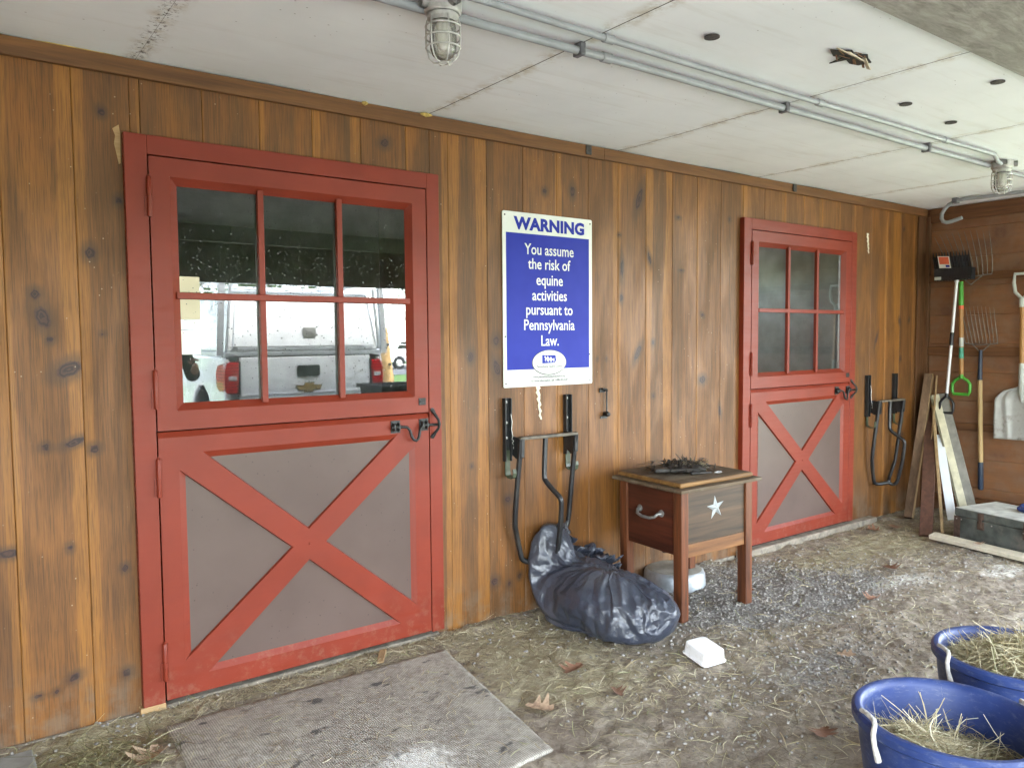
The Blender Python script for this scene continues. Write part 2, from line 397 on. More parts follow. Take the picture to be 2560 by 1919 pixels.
    lf = t.rng(t.math('ADD', pale_v, t.math('MULTIPLY', t.math('SUBTRACT', t.noise(t.mapp(c, (1.6, 1, 1)), 22, 7, .78), .5), 2.2)), .42, 1.20)
    col = t.mix(t.math('MULTIPLY', lf, .92), col, (.82, .81, .74))  # mat colour turns whitish inside the patch mask
    t.bump(t.math('ADD', t.math('MULTIPLY', w.outputs['Fac'], .5), n2), .5, .006)
    m['mat'] = t.P(color=col, rough=.8, spec=.3)
    # bag
    t = NT('black plastic film'); c = t.coord()
    nz = t.n('ShaderNodeNewGeometry').outputs['Normal']; sep = t.n('ShaderNodeSeparateXYZ'); t.set(sep.inputs[0], nz)
    dust = t.math('MULTIPLY', t.rng(t.noise(c, 3.2, 6, .6), .42, .75), .30)
    col = t.mix(dust, (.036, .042, .060), (.15, .148, .142))
    t.bump(t.noise(c, 26, 4, .55, 1.6), .30, .014)
    m['bag'] = t.P(color=col, rough=t.rng(dust, 0, .5, .30, .50), spec=.7)
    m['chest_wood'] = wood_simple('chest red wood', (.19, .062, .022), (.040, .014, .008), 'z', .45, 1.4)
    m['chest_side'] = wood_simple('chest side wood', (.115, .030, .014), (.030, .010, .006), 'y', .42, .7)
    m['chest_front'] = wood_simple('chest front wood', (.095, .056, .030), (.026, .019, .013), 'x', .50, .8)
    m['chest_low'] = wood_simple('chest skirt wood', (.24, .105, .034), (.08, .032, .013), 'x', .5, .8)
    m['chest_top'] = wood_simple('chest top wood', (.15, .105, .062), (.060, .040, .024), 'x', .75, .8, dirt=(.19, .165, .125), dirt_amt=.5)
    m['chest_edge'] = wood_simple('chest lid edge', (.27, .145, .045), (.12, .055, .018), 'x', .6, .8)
    m['galv'] = simple('galvanised metal', (.50, .54, .56), .42, .55, .2, 14, .1, dirt=(.32, .29, .235), dirt_amt=.6, dscale=7)
    m['dusty_galv'] = simple('dusty rubber pan', (.30, .285, .235), .8, 0, .2, 12, .1)
    m['pewter'] = simple('pewter', (.27, .265, .25), .42, .6, .25, 40, .15)
    m['star'] = simple('star tin', (.33, .35, .345), .5, .3, .2, 30, .1)
    m['white_plastic'] = simple('white plastic', (.86, .86, .84), .35, 0, .03, 8, .02, dirt=(.52, .48, .40), dirt_amt=.45, dscale=22)
    t = NT('blue tub plastic'); c = t.coord(); n = t.noise(c, 6, 5, .65)
    col = t.mix(t.rng(n, .35, .7), (.016, .034, .125), (.026, .050, .170))
    col = t.mix(t.math('MULTIPLY', t.rng(t.noise(t.mapp(c, (1, 1, 3)), 22, 7, .8), .50, .72), .5), col, (.20, .22, .26))
    t.bump(t.noise(c, 130, 3), .05, .003)
    m['tub'] = t.P(color=col, rough=t.rng(n, .3, .7, .36, .52), spec=.5)
    m['rope'] = simple('white rope', (.55, .52, .46), .85, 0, .2, 60, .6, 200, dirt=(.25, .21, .15), dirt_amt=.5, dscale=30)
    m['leather'] = simple('dark old leather', (.030, .026, .023), .6, 0, .4, 40, .5, 120, dirt=(.16, .135, .10), dirt_amt=.4)
    m['pine'] = wood_simple('raw pine', (.43, .30, .155), (.24, .15, .07), 'z', .7, .8, dirt=(.20, .14, .085), dirt_amt=.35)
    m['pine_edge'] = wood_simple('weathered pine face', (.21, .13, .075), (.10, .06, .035), 'z', .75, .8)
    m['dark_board'] = wood_simple('dark board', (.125, .058, .036), (.055, .026, .018), 'z', .65, .7)
    m['cream'] = simple('cream board', (.62, .58, .42), .7, 0, .12, 14, .1, dirt=(.33, .29, .19), dirt_amt=.5, dscale=8)
    m['grey_board'] = simple('grey board', (.225, .215, .185), .8, 0, .15, 20, .2)
    m['olive_board'] = simple('olive grey board', (.18, .165, .11), .8, 0, .15, 20, .2)
    m['white_board'] = simple('white board', (.80, .82, .84), .45, 0, .05, 6, .02)
    m['sill'] = simple('weathered sill', (.25, .215, .165), .85, 0, .35, 22, .5, 70, dirt=(.12, .095, .068), dirt_amt=.7, dscale=11)
    m['new_wood'] = wood_simple('fresh wood', (.50, .34, .17), (.33, .20, .09), 'x', .7)
    m['plank_white'] = simple('pale plank', (.66, .61, .47), .7, 0, .15, 18, .15, dirt=(.36, .31, .22), dirt_amt=.5, dscale=9)
    m['trunk_green'] = simple('trunk green', (.072, .082, .072), .6, 0, .45, 9, .15, dirt=(.19, .17, .14), dirt_amt=.6, dscale=7)
    m['trunk_top'] = simple('trunk dusty top', (.50, .50, .44), .75, 0, .22, 11, .15, dirt=(.22, .21, .175), dirt_amt=.55, dscale=6)
    m['rust'] = simple('rusty hasp', (.085, .055, .040), .7, .2, .35, 30, .2)
    m['brass_stud'] = simple('studs', (.40, .38, .33), .4, .6, .1, 30, 0)
    m['blue_cloth'] = simple('blue nylon', (.028, .050, .17), .55, 0, .25, 24, .2)
    m['black_plastic'] = simple('black plastic', (.012, .0125, .016), .42, 0, .25, 18, .05)
    m['aluminium'] = simple('aluminium tube', (.62, .63, .64), .42, .35, .06, 18, 0)
    m['handle_wood'] = wood_simple('ash handle', (.46, .25, .085), (.30, .145, .048), 'z', .42)
    m['handle_pale'] = wood_simple('pale ash handle', (.50, .36, .17), (.36, .235, .10), 'z', .5)
    m['green_plastic'] = simple('green plastic', (.060, .30, .030), .38, 0, .12, 14, .03)
    m['teal_label'] = simple('teal label', (.05, .30, .19), .45, 0, .2, 40, 0)
    m['orange'] = simple('orange sticker', (.72, .135, .055), .5, 0, .06, 20, 0)
    m['navy'] = simple('navy grip', (.020, .032, .055), .5, 0, .2, 20, .05)
    m['tine'] = simple('steel tine', (.17, .155, .13), .5, .3, .2, 40, 0)
    m['scoop'] = simple('grey scoop', (.36, .36, .33), .5, .1, .10, 8, .05, dirt=(.10, .08, .05), dirt_amt=.8, dscale=8)
    m['scoop_grip'] = simple('pale grey grip', (.46, .49, .45), .5, 0, .1, 14, .03)
    t = NT('dry oak leaf'); oi = t.n('ShaderNodeObjectInfo').outputs['Random']; c = t.coord()
    lc = t.ramp(oi, [(0, (.27, .135, .075)), (.45, (.20, .11, .07)), (.7, (.46, .31, .19)), (1, (.50, .36, .24))])
    lc = t.mix(t.math('MULTIPLY', t.rng(t.noise(c, 60, 4), .45, .7), .5), lc, (.13, .06, .03)); m['leaf'] = t.P(color=lc, rough=.75)
    m['splinter'] = wood_simple('torn wood', (.30, .17, .09), (.10, .055, .03), 'x', .85, 2)
    m['hole'] = simple('dark hole', (.02, .017, .014), .95, 0, .3, 20, 0)
    m['vent'] = simple('vent mesh', (.060, .055, .048), .9, 0, .4, 160, .3)
    m['foam'] = simple('yellow foam', (.52, .38, .11), .9, 0, .3, 30, .6, 90)
    m['concrete'] = simple('concrete', (.30, .31, .285), .9, 0, .12, 16, .3, 130)
    # outside
    t = NT('gravel yard'); c = t.coord()
    m['yard'] = t.P(color=t.mix(t.rng(t.noise(c, 30, 6, .7), .3, .7), (.26, .25, .225), (.42, .41, .38)), rough=.9)
    t = NT('grass field'); c = t.coord()
    m['field'] = t.P(color=t.mix(t.rng(t.noise(c, 6, 6, .7), .3, .7), (.07, .15, .03), (.13, .24, .055)), rough=.9)
    m['asphalt'] = simple('asphalt', (.13, .135, .145), .7, 0, .15, 20, .2, 60)
    m['truck'] = simple('white truck paint', (.86, .87, .88), .22, 0, .02, 3, 0, coat=.6)
    m['truck_glass'] = simple('tinted glass', (.01, .012, .012), .06, 0, .1, 3, 0)
    m['tyre'] = simple('tyre rubber', (.018, .018, .018), .85, 0, .2, 30, .2)
    m['chrome'] = simple('bright metal', (.62, .63, .64), .2, .9, .05, 10, 0)
    m['rack'] = simple('rack aluminium', (.50, .52, .55), .35, .4, .06, 14, .02)
    t = NT('tail lens red'); c = t.coord(); w = t.n('ShaderNodeTexWave'); w.bands_direction = 'Z'; t.set(w.inputs['Vector'], c); w.inputs['Scale'].default_value = 9
    m['lens'] = t.P(color=t.mix(t.rng(w.outputs['Fac'], .2, .8), (.30, .004, .010), (.62, .014, .022)), rough=.12, coat=.8)
    m['lens_clear'] = simple('clear lens', (.55, .50, .50), .12, 0, .1, 60, 0)
    m['gold'] = simple('gold emblem', (.42, .27, .075), .35, .4, .08, 20, 0)
    m['fence_wood'] = wood_simple('fence post', (.50, .33, .15), (.33, .20, .085), 'z', .8)
    m['wire'] = simple('white fence rope', (.8, .8, .78), .6, 0, .05, 20, 0)
    m['bark'] = simple('bark', (.075, .058, .042), .95, 0, .35, 12, .8, 30)
    t = NT('leaves'); r = t.island()
    m['leaves'] = t.P(color=t.ramp(r, [(0, (.030, .060, .014)), (.6, (.060, .11, .024)), (1, (.11, .15, .04))]), rough=.7)
    m['skin'] = simple('skin', (.50, .27, .18), .5, 0, .08, 14, .05)
    m['jacket'] = simple('dark jacket', (.022, .023, .028), .8, 0, .25, 20, .3)
    m['jeans'] = simple('blue jeans', (.075, .125, .215), .85, 0, .25, 26, .3)
    m['hair'] = simple('brown hair', (.05, .03, .018), .6, 0, .3, 60, .4)
    m['dark_wood'] = wood_simple('dark header board', (.19, .105, .07), (.09, .05, .035), 'z', .8)
    m['log'] = wood_simple('split logs', (.40, .30, .18), (.20, .13, .07), 'x', .85)
    m['siding'] = simple('barn siding', (.22, .20, .17), .85, 0, .2, 6, .2)
    m['roof'] = simple('roof tin', (.20, .20, .20), .6, .2, .15, 6, .1)
mats()

# ------------------------------------------------------------------ ground
GZ = -0.055
def gfields(x, y):
    P = np.stack([x, y, 0 * x], 1)
    blob = lambda cx, cy, rx, ry: np.exp(-(((x - cx) / rx) ** 2 + ((y - cy) / ry) ** 2))
    gravel = np.clip(blob(2.95, -.40, .75, .45) * 1.1 + blob(3.5, -.75, .7, .3) * .8 + blob(2.5, -1.35, .8, .25) * .55 + blob(.0, -.1, .3, .2) * .35 + blob(5.0, -1.0, .5, .25) * .5 + .10 * fbm(P * 1.7, 3, 5), 0, 1)
    pale_patch = np.clip(1.0 * blob(3.98, -.93, .35, .10) + .9 * blob(4.75, -1.24, .34, .12) + .45 * blob(4.3, -1.08, .5, .10) + .30 * blob(4.4, -.45, .9, .30) + .35 * blob(3.2, -1.15, .6, .12) + .35 * blob(1.2, -1.25, .3, .12) + .5 * blob(1.80, -1.40, .05, .05), 0, 1)  # second mask: whitish ground patches at set spots
    hay = np.clip(.12 + .75 * blob(1.75, -.30, .45, .28) + .55 * blob(1.5, -.75, .45, .35) + .65 * blob(-.25, -.20, .4, .25) + .55 * blob(4.6, -.45, 1.0, .3) + .35 * blob(5.1, -.3, .5, .3) + .30 * blob(2.6, -1.1, .6, .3) + .5 * blob(.7, -.06, .8, .07) + .3 * fbm(P * 2.3, 3, 9), 0, 1)
    return gravel, pale_patch, hay
def gheight(x, y):
    P = np.stack([x, y, 0 * x], 1)
    h = .014 * fbm(P * 1.6, 3, 21) + .010 * fbm(P * 7, 3, 31) + .012 * fbm(P * 19, 3, 41)
    h = h + .022 * np.exp(-((y + .02) / .10) ** 2) * (x < 3.4)     # litter banked up against the wall
    return GZ + h
gx = np.concatenate([np.arange(-2.6, -.7, .08), np.arange(-.7, 6.24, .016)]); gy = np.concatenate([np.arange(-4.2, -2.3, .08), np.arange(-2.3, .03, .016)])
X, Y = np.meshgrid(gx, gy); x = X.ravel(); y = Y.ravel(); z = gheight(x, y)
nx, ny = len(gx), len(gy); idx = np.arange(nx * ny).reshape(ny, nx)
F = np.stack([idx[:-1,:-1], idx[:-1,1:], idx[1:,1:], idx[1:,:-1]], -1).reshape(-1, 4)
gr_, pale_g, ha_ = gfields(x, y)
g = raw('ground', np.stack([x, y, z], 1), F, MAT['ground'], smooth=True, attrs=dict(gravel=gr_, pale_patch=pale_g, hay=ha_)); tag(g, kind='structure')
tag(MB().add([(-400,-400,-.11),(400,-400,-.11),(400,300,-.11),(-400,300,-.11)], [(0,1,2,3)]).build('terrain', MAT['field']), kind='structure')
tag(MB().add([(-40,-14,-.10),(40,-14,-.10),(40,-3.9,-.10),(-40,-3.9,-.10)], [(0,1,2,3)]).build('yard', MAT['yard']), kind='structure')
tag(MB().add([(-40,2.6,-.10),(40,2.6,-.10),(40,26,-.10),(-40,26,-.10)], [(0,1,2,3)]).build('rear_bounce_sheet', MAT['yard']), kind='structure')  # added unseen gravel sheet, keeps green grass bounce out of the stall
tag(MB().add([(-60,-40,-.095),(80,-40,-.095),(80,-27,-.095),(-60,-27,-.095)], [(0,1,2,3)]).build('road', MAT['asphalt']), kind='structure')

# ------------------------------------------------------------------ boarded walls
def plank_wall(name, boards, place, mat, knots, cell=.016, parent=None):
    """boards: (a0, a1, sapL, sapR, tone, streaks, [(l0, l1), ...]) ; a runs across the boards, l along them"""
    VV = []; FF = []; A = {k: [] for k in ('sap', 'kd', 'dark', 'bid', 'gu', 'gv')}; off = 0
    for bi, (a0, a1, e0, e1, sl, sr, tone, streaks, spans) in enumerate(boards):
        for (l0, l1) in spans:
            na = max(2, int((a1 - a0) / cell)); nl = max(2, int((l1 - l0) / cell))
            aa = np.concatenate([[a0 + .0003, a0 + .0014], np.linspace(a0 + .006, a1 - .006, na), [a1 - .0014, a1 - .0003]])
            dep = np.concatenate([[.004, .0004], np.zeros(na), [.0004, .004]])
            ll = np.linspace(l0, l1, nl + 1)
            Aa, Ll = np.meshgrid(aa, ll); D = np.tile(dep, (len(ll), 1)); a = Aa.ravel(); l = Ll.ravel()
            sd_ = 10.0 + bi * 3.7
            w = lambda s: fbm(np.stack([l * .9, 0 * l + sd_ + s, 0 * l], 1), 3, 3)
            sap = np.full(len(a), -1.0)
            if sl: sap = np.maximum(sap, e0 + sl * (1 + .55 * w(0)) - a)
            if sr: sap = np.maximum(sap, a - (e1 - sr * (1 + .55 * w(5))))
            dk = np.zeros(len(a))
            for (c, ww, st) in streaks:
                dk = np.maximum(dk, st * np.exp(-((a - c - .02 * w(9)) / ww) ** 2) * np.clip(.75 + .6 * w(13), 0, 1))
            kd = np.full(len(a), 9.0)
            for (ka, kl, ra, rl, rot) in knots:
                if e0 - .02 < ka < e1 + .02:
                    ca, sa = math.cos(rot), math.sin(rot); da = a - ka; dl = l - kl
                    kd = np.minimum(kd, np.sqrt(((da * ca + dl * sa) / ra) ** 2 + ((-da * sa + dl * ca) / rl) ** 2))
            VV.append(place(a, l, D.ravel()))
            n1, n2 = len(aa), len(ll); ix = np.arange(n1 * n2).reshape(n2, n1) + off
            FF.append(np.stack([ix[:-1,:-1], ix[:-1,1:], ix[1:,1:], ix[1:,:-1]], -1).reshape(-1, 4)); off += n1 * n2
            for k, v in dict(sap=sap, kd=np.minimum(kd, 9), dark=dk, bid=np.full(len(a), tone), gu=a, gv=l).items(): A[k].append(v)
    return raw(name, np.concatenate(VV), np.concatenate(FF), mat, parent, attrs={k: np.concatenate(v) for k, v in A.items()})

SPEC = {-2: (.022, .044, .2, []), -1: (.034, .012, .35, [(-.03, .05, .3)]), 0: (0, 0, .75, [(.2, .08, .35)]), 1: (.008, 0, .3, [(.426, .022, .9)]), 2: (.022, 0, .35, [(.655, .014, .8)]),
  3: (.031, .043, .5, [(.91, .02, .8)]), 4: (0, 0, .3, [(1.185, .015, .4)]), 5: (.012, .035, .55, [(1.30, .03, .5)]), 6: (.060, .068, .6, [(1.545, .040, .95)]), 7: (0, 0, .65, [(1.70, .04, .55), (1.78, .05, .3)]),
  8: (0, .010, .35, [(1.96, .03, .3)]), 9: (.030, 0, .45, [(2.22, .03, .4)]), 10: (0, .040, .35, [(2.46, .03, .4)]), 11: (.022, 0, .15, [(2.67, .02, .35)]), 12: (.048, .066, .55, [(2.90, .045, .7)]),
  13: (0, 0, .30, [(3.09, .03, .5)]), 14: (.016, 0, .30, [(3.40, .03, .35)]), 15: (0, .030, .45, [(3.60, .05, .3)]), 16: (.045, 0, .4, []), 22: (0, 0, .6, [(5.2, .08, .3)]), 23: (0, .020, .45, [(5.4, .03, .3)]), 24: (.024, .10, .35, [(5.63, .03, .5)]), 25: (0, .030, .5, []), 26: (0, 0, .7, [])}
KN = [(-.065,2.27,.014,.017,0),(-.017,1.95,.013,.018,0),(-.12,1.75,.018,.026,0),(-.281,1.51,.024,.045,.3),(-.26,1.43,.013,.015,0),(-.298,1.59,.018,.02,0),(-.204,1.32,.05,.027,.45),(-.086,1.45,.009,.01,0),
  (-.288,1.04,.016,.015,0),(-.195,1.05,.040,.014,.35),(-.13,1.02,.018,.017,0),(-.224,.66,.011,.016,0),(-.043,.55,.013,.016,0),(-.048,.14,.016,.019,0),(-.344,.13,.015,.011,0),(-.287,.13,.010,.011,0),(-.227,.17,.022,.015,.5),(-.415,.67,.04,.016,0),
  (1.101,2.32,.025,.020,.4),(2.042,2.20,.015,.018,0),(2.237,2.22,.017,.034,0),(1.717,1.41,.020,.028,0),(1.72,1.27,.022,.05,.3),(1.56,1.33,.018,.028,0),(1.695,.16,.024,.022,0),(1.788,.13,.012,.014,0),(1.855,.16,.013,.018,-.3),(1.783,.58,.021,.019,0),(1.84,.59,.011,.02,0),
  (1.559,.78,.009,.012,0),(2.592,2.01,.012,.010,0),(2.612,1.82,.013,.075,0),(2.608,1.65,.013,.028,0),(2.752,2.23,.022,.075,-.35),(2.839,1.89,.013,.04,.3),(2.418,1.30,.008,.012,0),(2.485,1.30,.008,.012,0),(2.873,1.39,.013,.017,0),(2.742,1.33,.018,.055,-.5),
  (3.32,1.56,.02,.012,-.6),(3.324,1.15,.030,.026,0),(2.874,1.07,.012,.014,0),(3.581,2.18,.012,.014,0),(3.091,2.15,.02,.010,0),(3.498,.94,.012,.04,.2),(3.12,1.83,.02,.008,0),(2.20,.45,.012,.014,0),(3.10,.62,.012,.012,0),
  (5.776,1.54,.016,.026,.3),(5.93,1.55,.012,.022,-.3),(5.799,1.23,.014,.018,0),(5.817,2.29,.014,.014,0),(5.42,1.40,.012,.05,-.4),(5.86,.6,.012,.014,0)]
boards = []
FW = 1.3652; D2 = 3.69
bd = [.066 + .2285 * k for k in range(-13, 29)]
for i, k in enumerate(range(-13, 28)):
    e0, e1 = bd[i], bd[i + 1]
    sl, sr, tone, st = SPEC.get(k, (rnd.choice([0, .02]), rnd.choice([0, .03]), rnd.random(), []))
    e1c = min(e1, 6.2)
    cuts = [e0] + [c for d in (0, D2) for c in (d + .03, d + FW - .03) if e0 < c < e1c] + [e1c]
    for c0, c1 in zip(cuts, cuts[1:]):
        mid = (c0 + c1) / 2
        over = any(d + .03 < mid < d + FW - .03 for d in (0, D2))
        if c1 - c0 < .02: continue
        # keep the groove only on real board edges
        boards.append((c0, c1, e0, e1, sl, sr, tone, st, [(2.17, 2.475)] if over else [(GZ + .01, 2.475)]))
wall = thing('plank_wall', 'brown stained wall of upright pine boards with knots, behind the red doors', 'wall', (0, 0, 0))
plank_wall('board', boards, lambda a, l, d: np.stack([a, d, l], 1), MAT['plank'], KN, parent=wall)
wall.name = 'plank_wall'
b = MB()
for x0, x1, z0 in ((-2.9, .03, -.12), (.03, FW - .03, 2.17), (FW - .03, D2 + .03, -.12), (D2 + .03, D2 + FW - .03, 2.17), (D2 + FW - .03, 6.25, -.12)):
    b.box(x0, x1, .009, .05, z0, 2.48)
b.build('backing', MAT['stall_dark'], wall)
MB().box(-2.6, 2.45, -.026, -.0005, 2.412, 2.478).box(2.453, 6.16, -.024, -.0005, 2.415, 2.478).build('top_trim', MAT['trim'], wall, bevel=.004)
b = MB()
for i in range(40):   # pale bare patch where stain peeled beside the frame and the two drips
    pass
def drip(cx, z1, z0, w):
    b = MB(); n = 16; L = []; Rr = []
    for i in range(n + 1):
        t = i / n; z = z1 + (z0 - z1) * t; ww = w * (1 - .55 * t) * (1 + .35 * math.sin(i * 2.3)) ; c = cx + .02 * t + .004 * math.sin(i * 1.7)
        L.append((c - ww, z)); Rr.append((c + ww, z))
    poly = L + Rr[::-1]; b.prism(poly, -.0022, -.0006, 'y'); return b
drip(1.985, 1.165, .985, .012).build('glue_smear', MAT['plank_white'], wall)
drip(5.258, 2.215, 2.06, .013).build('paint_smear', MAT['plank_white'], wall)
MB().prism([(-.030,2.215),(-.008,2.232),(-.004,2.20),(-.006,2.09),(-.012,2.085),(-.020,2.13),(-.026,2.16),(-.021,2.19)], -.0022, -.0006).build('bare_patch', MAT['new_wood'], wall)
# sill and footing
b = MB(); b.box(D2 - .02, 5.35, -.075, .0, -.12, -.012); b.build('foot_sill', MAT['sill'], wall, bevel=.012, seg=3)
MB().box(-.012, .082, -.034, .02, -.06, -.004).build('frame_block', MAT['new_wood'], wall, bevel=.003)
MB().box(.083, FW - .02, -.026, .02, -.10, -.018).build('foot_sill', MAT['sill'], wall, bevel=.008)
MB().box(-.6, .02, -.014, .0, -.10, -.026).box(FW, 3.65, -.012, .0, -.10, -.040).build('foot_strip', MAT['sill'], wall, bevel=.004)
# small dark clips on the trim
for cx in (2.33, 4.25): MB().box(cx - .02, cx + .02, -.034, -.0265, 2.425, 2.476).build('wire_clip', MAT['leather'], wall, bevel=.003)

# right-hand wall, horizontal boards
rb = []; zz = -.06; k = 0
while zz < 2.46:
    z1 = min(zz + .235, 2.475); rb.append((zz, z1, zz, z1, 0, 0, .35 + .5 * rnd.random(), [(zz + .1, .08, .55 * rnd.random())], [(-1.75, -.0)])); zz = z1
KR = [(2.228,-.57,.05,.055,0),(2.15,-.49,.03,.07,0),(1.981,-.701,.024,.028,0),(1.656,-.696,.018,.022,0),(1.619,-.176,.04,.06,0),(1.158,-.607,.02,.03,0),(1.177,-.538,.02,.03,0),(.46,-.58,.02,.03,0),(.46,-.63,.016,.02,0),(1.9,-1.2,.03,.03,0),(1.3,-1.9,.03,.03,0)]
rwall = thing('side_wall', 'shadowed end wall of horizontal brown boards where the tools hang', 'wall', (6.2, 0, 0))
o = plank_wall('board', rb, lambda a, l, d: np.stack([d, l, a], 1), MAT['plank_dark'], KR, cell=.03, parent=rwall)
MB().box(.012, .06, -1.75, -.0, -.12, 2.48).build('backing', MAT['stall_dark'], rwall)
def rl(z0, z1, t=.035): return MB().box(-t, -.0006, -1.75, -.045, z0, z1)
for z0, z1 in ((1.862, 1.925), (1.250, 1.322), (.640, .70)): rl(z0, z1).build('rail', MAT['rail'], rwall, bevel=.004)
rl(.02, .094, .05).build('base_rail', MAT['rail'], rwall, bevel=.004)
rl(2.36, 2.475, .03).build('top_board', MAT['rail'], rwall, bevel=.004)
MB().box(-.045, -.0006, -.044, -.0006, -.06, 2.41).build('corner_post', MAT['trim_v'], rwall, bevel=.004)
MB().box(-.165, -.0455, -.016, -.0006, -.05, 2.41).build('corner_board', MAT['trim_v'], rwall, bevel=.003)

lwall = thing('end_wall', 'boarded end wall added unseen beyond the left edge to dim the left side', 'wall', (-2.6, 0, 0))  # wall added out of view to keep light off the left side
plank_wall('board', [(z0, z1, e0, e1, sl, sr, tn, stx, [(-4.0, 0)]) for z0, z1, e0, e1, sl, sr, tn, stx, _ in rb], lambda a, l, d: np.stack([-d, l, a], 1), MAT['plank_dark'], [], cell=.06, parent=lwall)
MB().box(-.06, -.012, -4.0, 0, -.12, 2.48).build('backing', MAT['stall_dark'], lwall)

# ------------------------------------------------------------------ ceiling
xs = [-2.6, -1.21, .055, 1.325, 2.58, 3.87, 5.13, 6.25]
VV = []; FF = []; SE = []; MO = []; off = 0
for i, (a0, a1) in enumerate(zip(xs, xs[1:])):
    ax = np.linspace(a0 + (.0035 if i != 2 else .0006), a1 - (.0015 if i != 1 else .0004), 40); ay = np.linspace(-1.93, -.001, 60)
    Xx, Yy = np.meshgrid(ax, ay); px = Xx.ravel(); py = Yy.ravel()
    d = np.minimum(px - a0, a1 - px)
    z = 2.48 + .003 * fbm(np.stack([px, py, 0 * px], 1) * 1.2, 2, 70) + .006 * np.exp(-(py / .1) ** 2) * np.sin(px * 3.1) ** 2
    e = np.zeros_like(px); mo = np.where(np.abs(px - .055) < .12, 1.0, .22)
    ix = np.arange(len(px)).reshape(60, 40) + off
    FF.append(np.stack([ix[:-1,:-1], ix[1:,:-1], ix[1:,1:], ix[:-1,1:]], -1).reshape(-1, 4)); off += len(px)
    VV.append(np.stack([px, py, z], 1)); SE.append(d); MO.append(mo)
ceil = raw('ceiling', np.concatenate(VV), np.concatenate(FF), MAT['ceiling'], smooth=True, attrs=dict(seam=np.concatenate(SE), mold=np.concatenate(MO))); tag(ceil, kind='structure')
MB().box(-2.65, 6.3, -1.93, .05, 2.492, 2.55).build('roof_deck', MAT['stall_dark'], ceil)
def disc_poly(cx, cy, r, z0, z1, seed, ragged=.0, n=28, sx=1, sy=1):
    q = random.Random(seed); return [(cx + sx * r * (1 + ragged * (q.random() - .5)) * math.cos(2*math.pi*i/n), cy + sy * r * (1 + ragged * (q.random() - .5)) * math.sin(2*math.pi*i/n)) for i in range(n)]
for i, (cx, cy) in enumerate(((1.655, -1.425), (3.03, -1.80), (3.02, -1.42), (3.515, -1.395))):
    MB().prism(disc_poly(cx, cy, .027, 0, 0, i), 2.4715, 2.476, 'z').build('round_vent', MAT['vent'], ceil)
# torn hole with curled flaps
b = MB(); q = random.Random(5)
poly = [(2.11,-1.60),(2.17,-1.575),(2.22,-1.585),(2.235,-1.52),(2.25,-1.58),(2.30,-1.565),(2.345,-1.575),(2.36,-1.62),(2.31,-1.635),(2.27,-1.655),(2.23,-1.628),(2.18,-1.645),(2.15,-1.62)]
b.prism(poly, 2.4700, 2.4745, 'z'); hole = b.build('torn_hole', MAT['hole'], ceil)
b = MB()
for i in range(8):
    x = 2.12 + .23 * q.random(); y = -1.655 + .07 * q.random(); L = .02 + .035 * q.random(); a = q.uniform(-.5, .5)
    dz = q.uniform(.001, .007); w = q.uniform(.003, .012)
    b.beam((x, y, 2.470), (x + L * math.cos(a), y + L * math.sin(a), 2.470 - dz), w, .0018, (0, 1, .3))
b.build('splinter', MAT['splinter'], ceil)
b = MB()
for s in ((2.17,-1.635,2.468, 2.26,-1.640,2.452, .020), (2.28,-1.635,2.468, 2.35,-1.615,2.446, .018), (2.11,-1.63,2.469, 2.18,-1.655,2.448, .02)): b.beam(s[:3], s[3:6], s[6], .003, (0, 1, .5))
b.build('paper_flap', MAT['paper_buff'], ceil)
# bit of expanding foam in the joint
b = MB(); n = 40
pts = [(-.30 + .34 * i / n, -.012, 2.477) for i in range(n + 1)]
b.tube(pts, [.003 + .008 * math.sin(math.pi * i / n) * (1 + .15 * math.sin(i * .9)) for i in range(n + 1)], 7); b.build('foam_bead', MAT['foam'], ceil)
b = MB()
for cx, w in ((1.305, .03), (.99, .014)): b.tube([(cx - w, -.03, 2.475), (cx, -.033, 2.472), (cx + w, -.03, 2.475)], [.004, .011, .004], 7)
b.build('foam_bead', MAT['foam'], ceil)
# grey weathered soffit beyond the boards, header and roof over the open front
so = tag(MB().box(-2.65, 6.3, -4.0, -1.915, 2.455, 2.50).build('soffit', MAT['soffit']), kind='structure')
hd = thing('header_beam', 'dark boarded header beam across the open front, mirrored in the left door glass', 'beam', (0, -4.05, 1.95))
HZ = 1.96
MB().box(-2.7, 6.3, -.05, .10, .36, .54).build('beam', MAT['soffit'], hd)
b = MB()
k = -2.7
while k < 6.3:
    b.box(k, k + .1485, .0, .03, .0 + .004 * rnd.random(), .36); k += .15
b.build('boards', MAT['dark_wood'], hd)
roof = thing('shed_roof', 'low tin roof above the open shed front', 'roof', (0, 0, 2.6))
MB().hexa([(-2.9,-4.6,.02),(6.5,-4.6,.02),(6.5,3.2,1.4),(-2.9,3.2,1.4),(-2.9,-4.6,.08),(6.5,-4.6,.08),(6.5,3.2,1.46),(-2.9,3.2,1.46)]).build('sheet', MAT['roof'], roof)
